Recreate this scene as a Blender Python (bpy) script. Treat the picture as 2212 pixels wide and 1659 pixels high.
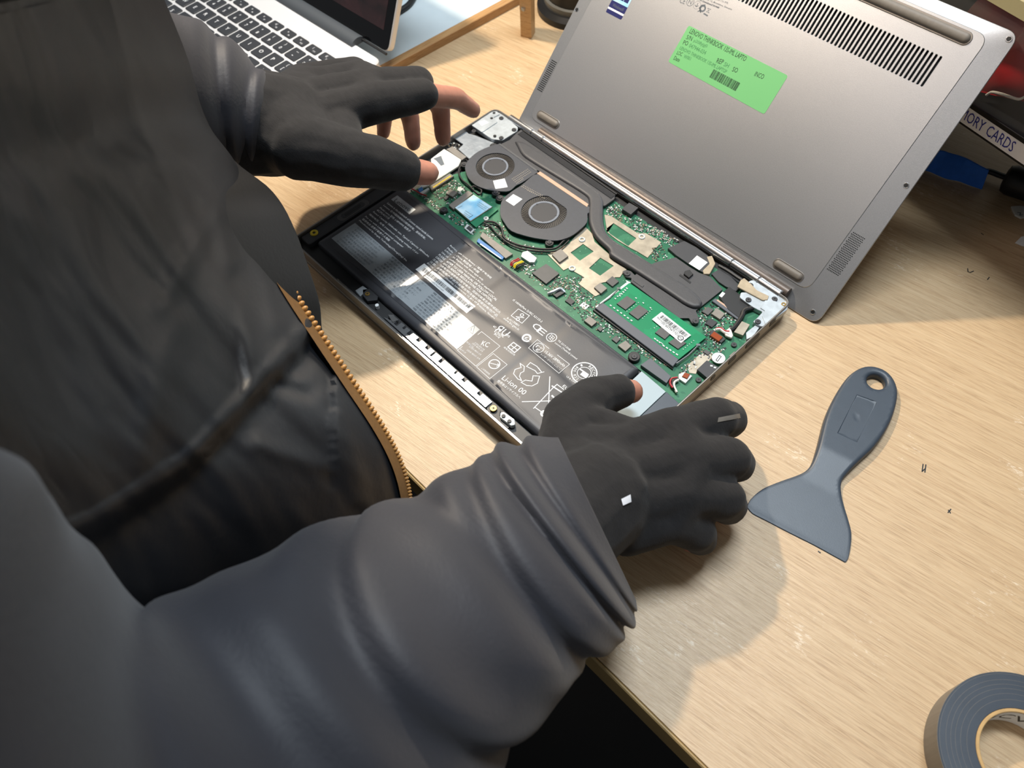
import bpy, bmesh, math, random
from mathutils import Vector, Matrix, noise
from mathutils.geometry import tessellate_polygon, delaunay_2d_cdt

for o in list(bpy.data.objects):
    bpy.data.objects.remove(o)
S = bpy.context.scene
col = S.collection
random.seed(7)
PI = math.pi

# ------------------------------------------------------------------ camera
W, H, F = 2212.0, 1659.0, 1790.0
CR = Vector((0.6900569732701639, 0.7227383981900802, -0.03834816061895732))   # image right
CD = Vector((0.586461920330028, -0.5894204717626252, -0.5555591088893606))    # image down
CF = Vector((-0.4241270913818595, 0.3608777012351435, -0.8305922556267922))   # view direction
CC = Vector((0.2987467549042307, -0.27954555011879134, 0.4750499646269906))
cam_data = bpy.data.cameras.new('camera')
cam = bpy.data.objects.new('camera', cam_data)
col.objects.link(cam)
M = Matrix((CR, -CD, -CF)).transposed().to_4x4()
M.translation = CC
cam.matrix_world = M
cam_data.sensor_fit = 'HORIZONTAL'
cam_data.sensor_width = 36.0
cam_data.lens = 36.0 * F / W
cam_data.clip_start = 0.01
cam_data.clip_end = 50
cam_data.dof.use_dof = True
cam_data.dof.focus_distance = 0.55
cam_data.dof.aperture_fstop = 11.0
S.camera = cam

# ------------------------------------------------------------------ world, lights, exposure
wd = bpy.data.worlds.new('room_light')
S.world = wd
wd.use_nodes = True
wd.node_tree.nodes['Background'].inputs[0].default_value = (0.90, 0.95, 1.0, 1)
wd.node_tree.nodes['Background'].inputs[1].default_value = 0.17

def area(name, loc, target, size, power, colour, sy=None, shape=None):
    l = bpy.data.lights.new(name, 'AREA')
    l.shape = shape or ('RECTANGLE' if sy else 'DISK')
    l.size = size
    if sy:
        l.size_y = sy
    l.energy = power
    l.color = colour
    o = bpy.data.objects.new(name, l)
    col.objects.link(o)
    o.location = loc
    d = Vector(target) - Vector(loc)
    o.rotation_euler = d.to_track_quat('-Z', 'Y').to_euler()
    return o

# the bench lamp over the second laptop (warm) and the ceiling tubes (cool)
area('bench_lamp_light', (-0.36, 0.15, 0.65), (0.34, 0.02, 0.12), 0.035, 6.9, (1.0, 0.84, 0.65))
area('ceiling_tube_light', (-0.1, 0.5, 2.2), (0.05, 0.1, 0.0), 0.9, 46.0, (0.84, 0.93, 1.0), sy=0.35)
area('warm_ceiling_light', (-0.65, -0.85, 2.2), (0.1, 0.2, 0.1), 0.7, 6.0, (1.0, 0.80, 0.68), sy=0.7)
S.view_settings.view_transform = 'Standard'
S.view_settings.look = 'None'
S.view_settings.exposure = 0.0
S.view_settings.gamma = 1.0
S.view_settings.use_curve_mapping = False

# ------------------------------------------------------------------ helpers: measuring
def ray(x, y):
    return CR * ((x - W / 2) / F) + CD * ((y - H / 2) / F) + CF

def at(x, y, z=0.0):
    d = ray(x, y)
    return CC + d * ((z - CC.z) / d.z)

def atd(x, y, depth):
    return CC + ray(x, y) * depth

def zm(ox, oy, k):
    return lambda *pts: [(ox + x / k, oy + y / k) for x, y in pts]
ZA = zm(880, 220, 4.809)
ZB = zm(1180, 420, 4.0218)
ZC = zm(640, 380, 4.809)
ZD = zm(900, 560, 4.2538)
ZE = zm(1380, 640, 6.32)
ZF = zm(1540, 520, 7.373)
ZG = zm(1020, 210, 11.06)
ZS = zm(1600, 760, 1.845)

def XY(pts, z):
    out = []
    for x, y in pts:
        p = at(x, y, z)
        out.append((p.x, p.y))
    return out

# ------------------------------------------------------------------ helpers: materials
def lin(h):
    h = h.lstrip('#')
    r = []
    for i in (0, 2, 4):
        c = int(h[i:i + 2], 16) / 255
        r.append(c / 12.92 if c <= 0.04045 else ((c + 0.055) / 1.055) ** 2.4)
    return tuple(r) + (1,)

def mat(name, colour, rough=0.5, metal=0.0, var=0.0, vscale=200, bump=0.0, bscale=400, spec=0.5, stretch=None, sheen=0.0, coat=0.0, colour2=None):
    m = bpy.data.materials.new(name)
    m.use_nodes = True
    nt = m.node_tree
    b = nt.nodes['Principled BSDF']
    c = lin(colour) if isinstance(colour, str) else colour
    b.inputs['Base Color'].default_value = c
    b.inputs['Roughness'].default_value = rough
    b.inputs['Metallic'].default_value = metal
    b.inputs['Specular IOR Level'].default_value = spec
    if sheen:
        b.inputs['Sheen Weight'].default_value = sheen
        b.inputs['Sheen Roughness'].default_value = 0.6
    if coat:
        b.inputs['Coat Weight'].default_value = coat
        b.inputs['Coat Roughness'].default_value = 0.15
    tc = nt.nodes.new('ShaderNodeTexCoord')
    mp = nt.nodes.new('ShaderNodeMapping')
    nt.links.new(tc.outputs['Object'], mp.inputs[0])
    if stretch:
        mp.inputs['Scale'].default_value = stretch
    if var or colour2:
        n = nt.nodes.new('ShaderNodeTexNoise')
        n.inputs['Scale'].default_value = vscale
        n.inputs['Detail'].default_value = 5
        nt.links.new(mp.outputs[0], n.inputs['Vector'])
        r = nt.nodes.new('ShaderNodeMapRange')
        r.inputs[1].default_value = 0.3
        r.inputs[2].default_value = 0.7
        nt.links.new(n.outputs[0], r.inputs[0])
        x = nt.nodes.new('ShaderNodeMix')
        x.data_type = 'RGBA'
        c2 = lin(colour2) if colour2 else tuple(v * (1 + var) for v in c[:3]) + (1,)
        c1 = c if colour2 else tuple(v * (1 - var) for v in c[:3]) + (1,)
        x.inputs[6].default_value = c1
        x.inputs[7].default_value = c2
        nt.links.new(r.outputs[0], x.inputs[0])
        nt.links.new(x.outputs[2], b.inputs['Base Color'])
    if bump:
        n = nt.nodes.new('ShaderNodeTexNoise')
        n.inputs['Scale'].default_value = bscale
        n.inputs['Detail'].default_value = 4
        nt.links.new(mp.outputs[0], n.inputs['Vector'])
        bp = nt.nodes.new('ShaderNodeBump')
        bp.inputs['Strength'].default_value = bump
        bp.inputs['Distance'].default_value = 0.0005
        nt.links.new(n.outputs[0], bp.inputs['Height'])
        nt.links.new(bp.outputs[0], b.inputs['Normal'])
    return m

def wood_mat(name, base, dark, light, angle=0.0, rough=0.38, specks=True, scale=1.0):
    m = bpy.data.materials.new(name)
    m.use_nodes = True
    nt = m.node_tree
    L = nt.links.new
    b = nt.nodes['Principled BSDF']
    tc = nt.nodes.new('ShaderNodeTexCoord')
    mp = nt.nodes.new('ShaderNodeMapping')
    mp.inputs['Rotation'].default_value = (0, 0, -angle)
    mp2 = nt.nodes.new('ShaderNodeMapping')
    mp2.inputs['Scale'].default_value = (55 * scale, 2300 * scale, 2300 * scale)
    L(tc.outputs['Object'], mp.inputs[0])
    L(mp.outputs[0], mp2.inputs[0])
    n1 = nt.nodes.new('ShaderNodeTexNoise')       # fine pores
    n1.inputs['Scale'].default_value = 1.0
    n1.inputs['Detail'].default_value = 3
    n1.inputs['Roughness'].default_value = 0.65
    n1.inputs['Distortion'].default_value = 0.25
    L(mp2.outputs[0], n1.inputs['Vector'])
    mp3 = nt.nodes.new('ShaderNodeMapping')
    mp3.inputs['Scale'].default_value = (14 * scale, 420 * scale, 420 * scale)
    L(mp.outputs[0], mp3.inputs[0])
    n2 = nt.nodes.new('ShaderNodeTexNoise')       # broad streaks
    n2.inputs['Scale'].default_value = 1.0
    n2.inputs['Detail'].default_value = 4
    n2.inputs['Distortion'].default_value = 1.2
    L(mp3.outputs[0], n2.inputs['Vector'])
    r1 = nt.nodes.new('ShaderNodeValToRGB')
    r1.color_ramp.elements[0].position = 0.32
    r1.color_ramp.elements[0].color = lin(dark)
    r1.color_ramp.elements[1].position = 0.56
    r1.color_ramp.elements[1].color = lin(base)
    L(n1.outputs[0], r1.inputs[0])
    r2 = nt.nodes.new('ShaderNodeMapRange')
    r2.inputs[1].default_value = 0.35
    r2.inputs[2].default_value = 0.68
    L(n2.outputs[0], r2.inputs[0])
    x = nt.nodes.new('ShaderNodeMix')
    x.data_type = 'RGBA'
    L(r2.outputs[0], x.inputs[0])
    L(r1.outputs[0], x.inputs[6])
    x.inputs[7].default_value = lin(light)
    xx = nt.nodes.new('ShaderNodeMix')
    xx.data_type = 'RGBA'
    xx.inputs[0].default_value = 0.5
    L(r1.outputs[0], xx.inputs[6])
    L(x.outputs[2], xx.inputs[7])
    out = xx.outputs[2]
    if specks:                                     # worn pale scuffs
        v = nt.nodes.new('ShaderNodeTexNoise')
        v.inputs['Scale'].default_value = 190
        v.inputs['Detail'].default_value = 8
        v.inputs['Roughness'].default_value = 0.7
        mp4 = nt.nodes.new('ShaderNodeMapping')
        mp4.inputs['Scale'].default_value = (1.0, 2.6, 1.0)
        L(mp.outputs[0], mp4.inputs[0])
        L(mp4.outputs[0], v.inputs['Vector'])
        big = nt.nodes.new('ShaderNodeTexNoise')
        big.inputs['Scale'].default_value = 24
        L(mp.outputs[0], big.inputs['Vector'])
        mul = nt.nodes.new('ShaderNodeMath')
        mul.operation = 'MULTIPLY'
        L(v.outputs[0], mul.inputs[0])
        L(big.outputs[0], mul.inputs[1])
        rr = nt.nodes.new('ShaderNodeMapRange')
        rr.inputs[1].default_value = 0.36
        rr.inputs[2].default_value = 0.43
        rr.inputs[4].default_value = 0.42
        L(mul.outputs[0], rr.inputs[0])
        y = nt.nodes.new('ShaderNodeMix')
        y.data_type = 'RGBA'
        L(rr.outputs[0], y.inputs[0])
        L(out, y.inputs[6])
        y.inputs[7].default_value = lin('#f1e6d2')
        out = y.outputs[2]
    L(out, b.inputs['Base Color'])
    rg = nt.nodes.new('ShaderNodeMapRange')
    rg.inputs[3].default_value = rough + 0.12
    rg.inputs[4].default_value = rough - 0.06
    L(n1.outputs[0], rg.inputs[0])
    L(rg.outputs[0], b.inputs['Roughness'])
    bp = nt.nodes.new('ShaderNodeBump')
    bp.inputs['Strength'].default_value = 0.35
    bp.inputs['Distance'].default_value = 0.0003
    L(n1.outputs[0], bp.inputs['Height'])
    L(bp.outputs[0], b.inputs['Normal'])
    return m

def pcb_mat(name, c1, c2, c3):
    m = bpy.data.materials.new(name)
    m.use_nodes = True
    nt = m.node_tree
    L = nt.links.new
    b = nt.nodes['Principled BSDF']
    b.inputs['Roughness'].default_value = 0.32
    tc = nt.nodes.new('ShaderNodeTexCoord')
    v = nt.nodes.new('ShaderNodeTexVoronoi')
    v.distance = 'MANHATTAN'
    v.feature = 'DISTANCE_TO_EDGE' if False else 'F1'
    v.inputs['Scale'].default_value = 260
    L(tc.outputs['Object'], v.inputs['Vector'])
    n = nt.nodes.new('ShaderNodeTexNoise')
    n.inputs['Scale'].default_value = 60
    n.inputs['Detail'].default_value = 6
    L(tc.outputs['Object'], n.inputs['Vector'])
    r = nt.nodes.new('ShaderNodeValToRGB')
    r.color_ramp.interpolation = 'CONSTANT'
    r.color_ramp.elements[0].color = lin(c1)
    r.color_ramp.elements[1].position = 0.52
    r.color_ramp.elements[1].color = lin(c2)
    L(n.outputs[0], r.inputs[0])
    r2 = nt.nodes.new('ShaderNodeMapRange')
    r2.inputs[1].default_value = 0.17
    r2.inputs[2].default_value = 0.10
    L(v.outputs['Distance'], r2.inputs[0])
    x = nt.nodes.new('ShaderNodeMix')
    x.data_type = 'RGBA'
    L(r2.outputs[0], x.inputs[0])
    L(r.outputs[0], x.inputs[6])
    x.inputs[7].default_value = lin(c3)
    L(x.outputs[2], b.inputs['Base Color'])
    return m

MT = {}
MT['oak'] = wood_mat('oak_laminate', '#bfa27d', '#977a57', '#d0b894', angle=0.15)
MT['oak_edge'] = mat('oak_edge_band', '#a98d5c', 0.45, var=0.12, vscale=60)
MT['oak_strip'] = wood_mat('oak_strip_wood', '#b98f5f', '#94683a', '#c9a170', angle=PI / 2, specks=False)
MT['pine'] = wood_mat('pale_batten_wood', '#cfa875', '#b08350', '#d8b788', angle=0.3, specks=False, scale=0.6)
MT['board'] = mat('white_board', '#cfdbe0', 0.35, var=0.05, vscale=25)
MT['sticker_blue'] = mat('blue_grey_label', '#9fb0b9', 0.4)
MT['floor'] = mat('dark_floor', '#0c0d10', 0.7, var=0.2, vscale=8)
MT['wall'] = mat('painted_wall', '#a9a69e', 0.8, var=0.04, vscale=6)
MT['alu'] = mat('grey_aluminium', '#8f8a84', 0.36, 0.75, var=0.05, vscale=900, bump=0.05, bscale=2500)
MT['cover'] = mat('cover_grey', '#bfc1c4', 0.38, 0.9, var=0.06, vscale=1600, bump=0.12, bscale=2600)
MT['rubber'] = mat('foot_rubber', '#6c665e', 0.55, var=0.08, vscale=300)
MT['barrel'] = mat('hinge_barrel_grey', '#5d544e', 0.4, 0.5)
MT['silver'] = mat('bright_silver', '#c9ccd0', 0.22, 0.95, var=0.04, vscale=200)
MT['zinc'] = mat('zinc_bracket', '#b4bcc2', 0.42, 0.6, var=0.14, vscale=180)
MT['nickel'] = mat('shield_metal', '#a39b8c', 0.42, 0.6, var=0.2, vscale=140)
MT['black'] = mat('black_plastic', '#141517', 0.45)
MT['dark'] = mat('dark_grey_plastic', '#2f3034', 0.5, bump=0.08, bscale=1500)
MT['fan'] = mat('fan_housing_black', '#3a3d44', 0.48, var=0.06, vscale=400, bump=0.08, bscale=1500)
MT['hubring'] = mat('hub_ring_grey', '#747a84', 0.4)
MT['blade'] = mat('fan_blade', '#4c4640', 0.5)
MT['pipe'] = mat('heat_pipe_black', '#3b3b3e', 0.5, bump=0.15, bscale=1200, var=0.06)
MT['copper'] = mat('copper_strip', '#b79a86', 0.45, 0.5)
MT['battery'] = mat('battery_wrap', '#37383d', 0.42, var=0.05, vscale=40, bump=0.05, bscale=900)
MT['white'] = mat('white_print', '#e6e8ea', 0.6)
MT['label'] = mat('grey_white_label', '#9aa1a6', 0.17, var=0.02, spec=0.6)
MT['sticker'] = mat('white_sticker', '#dfe2e4', 0.35)
MT['ink'] = mat('black_ink', '#15171a', 0.5)
MT['inkg'] = mat('grey_ink', '#5c646b', 0.5)
MT['green'] = mat('green_sticker', '#6db573', 0.5)
MT['inkgreen'] = mat('dark_green_ink', '#123a1f', 0.6)
MT['inkgreen2'] = mat('faded_green_ink', '#3f8550', 0.6)
MT['navy'] = mat('navy_print', '#22265c', 0.35)
MT['sky'] = mat('light_blue_print', '#86c8ec', 0.3, colour2='#d4ecf6', vscale=90)
MT['pcb'] = pcb_mat('circuit_board_green', '#27644a', '#347355', '#6fa386')
MT['pcb2'] = pcb_mat('dark_board_green', '#216a4c', '#2a7a58', '#54a582')
MT['ram'] = pcb_mat('memory_green', '#0b7d53', '#0d8558', '#2a9a70')
MT['chip'] = mat('chip_grey', '#4a4a4a', 0.5, var=0.06, vscale=300)
MT['chipd'] = mat('chip_dark', '#2c2d30', 0.45)
MT['inductor'] = mat('inductor_grey', '#7d7871', 0.5, var=0.08, vscale=200)
MT['smdw'] = mat('solder_white', '#c9cfce', 0.35, 0.2)
MT['smdt'] = mat('capacitor_tan', '#7d6f5a', 0.4)
MT['smdd'] = mat('resistor_dark', '#24262a', 0.4)
MT['slot'] = mat('socket_slate', '#50545c', 0.45)
MT['brass'] = mat('brass', '#a98a4d', 0.35, 0.8)
MT['blue'] = mat('blue_ribbon', '#2f6fae', 0.4)
MT['strap'] = mat('blue_strap', '#2b6fd6', 0.75, var=0.08, bump=0.3, bscale=1500)
MT['amber'] = mat('amber_plastic', '#8a3c12', 0.3)
MT['yellow'] = mat('yellow_plastic', '#d9bf22', 0.4)
MT['red'] = mat('red_wire', '#a8202a', 0.4)
MT['foil'] = mat('crinkled_foil', '#cdd6de', 0.25, 0.7, var=0.1, vscale=90, bump=0.9, bscale=120)
MT['tape'] = mat('tan_tape', '#a79a84', 0.8, var=0.12, vscale=250, bump=0.3, bscale=500)
MT['slate'] = mat('slate_plastic', '#39434f', 0.42, var=0.05, vscale=120, bump=0.06, bscale=1500)
MT['etape'] = mat('black_vinyl_tape', '#343c47', 0.36, var=0.08, vscale=60, bump=0.05)
MT['etape_side'] = mat('vinyl_tape_edge', '#6a6660', 0.38, var=0.1, vscale=500, stretch=(1, 1, 0.02))
MT['card'] = mat('cardboard_core', '#b99867', 0.8, var=0.1, vscale=200)
MT['macalu'] = mat('silver_aluminium', '#e6e7e9', 0.4, 0.35, bump=0.03, bscale=3000)
MT['key'] = mat('key_black', '#2c2f34', 0.5)
MT['macdark'] = mat('hinge_plastic', '#474c51', 0.5)
MT['glass_black'] = mat('black_glass', '#08080a', 0.08)
MT['cable'] = mat('black_cable', '#111215', 0.5)
MT['redfoil'] = mat('red_packet', '#a31622', 0.35, var=0.3, vscale=30, bump=0.5, bscale=60)
MT['blackbox'] = mat('black_carcass', '#101114', 0.45)
MT['strip'] = mat('label_strip', '#eceef4', 0.5)
MT['inkblue'] = mat('blue_ink', '#2a3190', 0.5)
MT['cream'] = mat('cream_strip', '#b5ad86', 0.6)
MT['nylon'] = mat('grey_nylon_lit', '#26272f', 0.62, var=0.05, vscale=60, bump=0.3, bscale=420, sheen=0.12)  # jacket fabric in the lighter tone of the lit sleeves
MT['nylon_shade'] = mat('jacket_nylon_shaded', '#131315', 0.55, var=0.1, vscale=40, bump=0.25, bscale=420)  # same jacket fabric, torso shade painted in as a darker colour
MT['panel_shade'] = mat('navy_nylon_shaded', '#191b20', 0.5, var=0.1, vscale=30, bump=0.3, bscale=260)  # same jacket fabric again, front panel's shade put into the colour
MT['glove'] = mat('knit_glove', '#151416', 0.9, var=0.3, vscale=160, bump=0.35, bscale=420, stretch=(1, 3.5, 2), sheen=0.06)
MT['skin'] = mat('skin', '#b07a66', 0.5, var=0.1, vscale=120, bump=0.1, bscale=900)
MT['lip'] = mat('lip', '#8f5248', 0.4)
MT['zip'] = mat('tan_zip_teeth', '#b98648', 0.4)
MT['ziptape'] = mat('brown_zip_tape', '#76552c', 0.7, var=0.1, vscale=400)
MT['trouser'] = mat('dark_trousers', '#0e0f14', 0.85, var=0.1, vscale=200)
MT['paper'] = mat('paper', '#d8d6ce', 0.7)
MT['greyband'] = mat('grey_band', '#6d6f6d', 0.4)
b_ = MT['skin'].node_tree.nodes['Principled BSDF']
b_.inputs['Subsurface Weight'].default_value = 0.15
b_.inputs['Subsurface Radius'].default_value = (0.004, 0.0015, 0.001)

# ------------------------------------------------------------------ helpers: objects
ORG = {}

def tag(o, label=None, cat=None, group=None, kind=None):
    if label:
        o['label'] = label
    if cat:
        o['category'] = cat
    if group:
        o['group'] = group
    if kind:
        o['kind'] = kind
    return o

def thing(name, label, cat, loc=(0, 0, 0), group=None, matrix=None):
    o = bpy.data.objects.new(name, None)
    o.empty_display_size = 0.02
    col.objects.link(o)
    if matrix is not None:
        o.matrix_world = matrix
        ORG[o.name] = Vector((0, 0, 0))
    else:
        o.location = loc
        ORG[o.name] = Vector(loc)
    return tag(o, label, cat, group)

class MB:
    def __init__(s):
        s.v = []
        s.f = []
        s.mi = []
        s.cur = 0

    def raw(s, v, f):
        n = len(s.v)
        s.v += [Vector(p) for p in v]
        s.f += [tuple(i + n for i in q) for q in f]
        s.mi += [s.cur] * len(f)

    def poly(s, loop, z0, z1, holes=(), ch=0.0):
        loops = [list(loop)] + [list(h) for h in holes]
        for i, l in enumerate(loops):
            a = sum(l[j][0] * l[(j + 1) % len(l)][1] - l[(j + 1) % len(l)][0] * l[j][1] for j in range(len(l)))
            if (a < 0) == (i == 0):
                l.reverse()
        v, f = [], []
        tops, bots = [], []
        for l in loops:
            n = len(l)
            b0 = len(v)
            v += [(x, y, z0) for x, y in l]
            b1 = len(v)
            v += [(x, y, z1 - ch) for x, y in l]
            for j in range(n):
                k = (j + 1) % n
                f.append((b0 + j, b0 + k, b1 + k, b1 + j))
            t = b1
            if ch:
                t = len(v)
                for j in range(n):
                    p0, p1, p2 = Vector(l[j - 1]), Vector(l[j]), Vector(l[(j + 1) % n])
                    e1 = (p1 - p0)
                    e2 = (p2 - p1)
                    if e1.length < 1e-9 or e2.length < 1e-9:
                        nn = Vector((0, 0))
                    else:
                        e1.normalize()
                        e2.normalize()
                        n1 = Vector((-e1.y, e1.x))
                        n2 = Vector((-e2.y, e2.x))
                        nn = n1 + n2
                        d = max(0.35, 1 + n1.dot(n2))
                        nn = nn / d
                    q = p1 + nn * ch
                    v.append((q.x, q.y, z1))
                for j in range(n):
                    k = (j + 1) % n
                    f.append((b1 + j, b1 + k, t + k, t + j))
            tops.append((t, n))
            bots.append((b0, n))
        idx = [i for t, n in tops for i in range(t, t + n)]
        tris = tessellate_polygon([[Vector((v[i][0], v[i][1], 0)) for i in range(t, t + n)] for t, n in tops])
        idb = [i for t, n in bots for i in range(t, t + n)]
        for t in tris:
            a, b, c = (idx[i] for i in t)
            cr = (v[b][0] - v[a][0]) * (v[c][1] - v[a][1]) - (v[b][1] - v[a][1]) * (v[c][0] - v[a][0])
            if cr < 0:
                b, c = c, b
            f.append((a, b, c))
            a, b, c = (idb[i] for i in t)
            cr = (v[b][0] - v[a][0]) * (v[c][1] - v[a][1]) - (v[b][1] - v[a][1]) * (v[c][0] - v[a][0])
            if cr > 0:
                b, c = c, b
            f.append((a, b, c))
        s.raw(v, f)

    def pp(s, pts, z0, z1, r=0.0, ch=0.0, n=4):
        """a plate whose outline was measured at height z1 (pixel frame)"""
        l = XY(pts, z1)
        if r:
            l = roundpoly(l, r, n)
        s.poly(l, z0, z1, ch=ch)

    def box(s, c, sx, sy, z0, z1, rz=0.0, ch=0.0):
        ca, sa = math.cos(rz), math.sin(rz)
        l = []
        for a, b in ((-1, -1), (1, -1), (1, 1), (-1, 1)):
            x, y = a * sx / 2, b * sy / 2
            l.append((c[0] + x * ca - y * sa, c[1] + x * sa + y * ca))
        s.poly(l, z0, z1, ch=ch)

    def cyl(s, c, r, z0, z1, n=20, ch=0.0, hole=0.0):
        l = [(c[0] + r * math.cos(2 * PI * i / n), c[1] + r * math.sin(2 * PI * i / n)) for i in range(n)]
        h = [[(c[0] + hole * math.cos(2 * PI * i / n), c[1] + hole * math.sin(2 * PI * i / n)) for i in range(n)]] if hole else []
        s.poly(l, z0, z1, h, ch)

    def tube(s, pts, r, n=8, closed=False):
        pts = [Vector(p) for p in pts]
        v, f = [], []
        m = len(pts)
        up = Vector((0, 0, 1))
        rr = r if callable(r) else (lambda t: r)
        for i, p in enumerate(pts):
            a = pts[max(0, i - 1)]
            b = pts[min(m - 1, i + 1)]
            t = (b - a).normalized()
            x = t.cross(up)
            if x.length < 1e-3:
                x = t.cross(Vector((1, 0, 0)))
            x.normalize()
            y = x.cross(t)
            for k in range(n):
                an = 2 * PI * k / n
                v.append(p + (x * math.cos(an) + y * math.sin(an)) * rr(i / max(1, m - 1)))
        for i in range(m - 1):
            for k in range(n):
                k2 = (k + 1) % n
                f.append((i * n + k, i * n + k2, (i + 1) * n + k2, (i + 1) * n + k))
        f.append(tuple(range(n))[::-1])
        f.append(tuple((m - 1) * n + k for k in range(n)))
        s.raw(v, [q[::-1] for q in f])

    def build(s, name, m, parent=None, smooth=35, kind=None, label=None, local=None):
        org = Vector((0, 0, 0))
        if parent is not None:
            org = ORG.get(parent.name, Vector((0, 0, 0)))
        me = bpy.data.meshes.new(name)
        loc = Vector(local) if local is not None else Vector((0, 0, 0))
        me.from_pydata([p - org - loc for p in s.v], [], s.f)
        ms = m if isinstance(m, (list, tuple)) else [m]
        for q in ms:
            me.materials.append(MT[q] if isinstance(q, str) else q)
        if len(ms) > 1:
            me.polygons.foreach_set('material_index', s.mi)
        if smooth:
            me.polygons.foreach_set('use_smooth', [True] * len(me.polygons))
            me.set_sharp_from_angle(angle=math.radians(smooth))
        me.update()
        o = bpy.data.objects.new(name, me)
        col.objects.link(o)
        o.location = loc
        if parent is not None:
            o.parent = parent
        ORG[o.name] = org + loc
        if kind:
            o['kind'] = kind
        if label:
            o['label'] = label
        return o

def roundpoly(l, r, n=5):
    out = []
    m = len(l)
    for i in range(m):
        p0, p1, p2 = Vector(l[i - 1]), Vector(l[i]), Vector(l[(i + 1) % m])
        a, b = (p0 - p1), (p2 - p1)
        rr = min(r, a.length * 0.45, b.length * 0.45)
        a.normalize()
        b.normalize()
        s0, s1 = p1 + a * rr, p1 + b * rr
        for k in range(n + 1):
            t = k / n
            q = s0 * (1 - t) ** 2 + p1 * 2 * t * (1 - t) + s1 * t * t
            out.append((q.x, q.y))
    return out

def rrect(x0, y0, x1, y1, r, n=5):
    return roundpoly([(x0, y0), (x1, y0), (x1, y1), (x0, y1)], r, n)

def catmull(pts, n):
    pts = [Vector(p) for p in pts]
    out = []
    for i in range(len(pts) - 1):
        p0 = pts[max(0, i - 1)]
        p1, p2 = pts[i], pts[i + 1]
        p3 = pts[min(len(pts) - 1, i + 2)]
        for k in range(n):
            t = k / n
            out.append(0.5 * ((2 * p1) + (p2 - p0) * t + (2 * p0 - 5 * p1 + 4 * p2 - p3) * t * t + (3 * p1 - p0 - 3 * p2 + p3) * t ** 3))
    out.append(pts[-1])
    return out

def inset(l, r):
    n = len(l)
    a = sum(l[j][0] * l[(j + 1) % n][1] - l[(j + 1) % n][0] * l[j][1] for j in range(n))
    sg = 1 if a > 0 else -1
    out = []
    for j in range(n):
        e1 = (Vector(l[j]) - Vector(l[j - 1]))
        e2 = (Vector(l[(j + 1) % n]) - Vector(l[j]))
        if e1.length < 1e-9 or e2.length < 1e-9:
            continue
        e1.normalize()
        e2.normalize()
        nn = Vector((-e1.y - e2.y, e1.x + e2.x)) * sg
        nn /= max(.5, 1 + e1.dot(e2))
        q = Vector(l[j]) + nn * r
        out.append((q.x, q.y))
    return out

def surf(mb, outer, z0, ztop, grid, holes=(), extra=(), rims=()):
    """a solid with a shaped top: outline, holes and a grid of inner points, height by ztop(x, y, distance to border)"""
    loops = [outer] + list(holes)
    segs = []
    for l in loops:
        for j in range(len(l)):
            segs.append((Vector(l[j]), Vector(l[(j + 1) % len(l)])))
    def dist(p):
        d = 9.0
        for a, b in segs:
            e = b - a
            t = max(0.0, min(1.0, (p - a).dot(e) / max(1e-12, e.length_squared)))
            d = min(d, (a + e * t - p).length)
        return d
    def inside(p, l):
        c = False
        for j in range(len(l)):
            x0, y0 = l[j]
            x1, y1 = l[j - 1]
            if (y0 > p.y) != (y1 > p.y) and p.x < (x1 - x0) * (p.y - y0) / (y1 - y0) + x0:
                c = not c
        return c
    extra = list(extra)
    for r_ in rims:
        extra.append(inset(outer, r_))
        extra += [inset(h, -r_) for h in holes]
    keep = max(rims) * 1.15 if rims else grid * .3
    vs = []
    es = []
    nb = []
    for l in loops:
        b = len(vs)
        vs += [Vector(p) for p in l]
        nb.append((b, len(l)))
        es += [(b + j, b + (j + 1) % len(l)) for j in range(len(l))]
    for l in extra:
        b = len(vs)
        vs += [Vector(p) for p in l]
        es += [(b + j, b + (j + 1) % len(l)) for j in range(len(l))]
    xs = [p[0] for p in outer]
    ys = [p[1] for p in outer]
    x = min(xs) + grid / 2
    while x < max(xs):
        y = min(ys) + grid / 2
        while y < max(ys):
            p = Vector((x, y))
            if inside(p, outer) and not any(inside(p, h) for h in holes):
                if dist(p) > keep:
                    vs.append(p)
            y += grid
        x += grid
    r = delaunay_2d_cdt(vs, es, [], 1, 1e-7)
    V2, F2, ov = r[0], r[2], r[3]
    f = []
    v = [(p.x, p.y, ztop(p.x, p.y, dist(p))) for p in V2]
    for q in F2:
        c = sum((V2[i] for i in q), Vector((0, 0))) / len(q)
        if inside(c, outer) and not any(inside(c, h) for h in holes):
            f.append(tuple(q))
    inv = {}
    for i, o_ in enumerate(ov):
        for k in o_:
            inv[k] = i
    for h, (b, n) in enumerate(nb):
        for j in range(n):
            a0, a1 = inv[b + j], inv[b + (j + 1) % n]
            k = len(v)
            v += [(V2[a0].x, V2[a0].y, z0), (V2[a1].x, V2[a1].y, z0)]
            f.append((a0, k, k + 1, a1))
    mb.raw(v, f)

# ---- lettering (the built-in font turned into mesh)
_tc = {}

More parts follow.
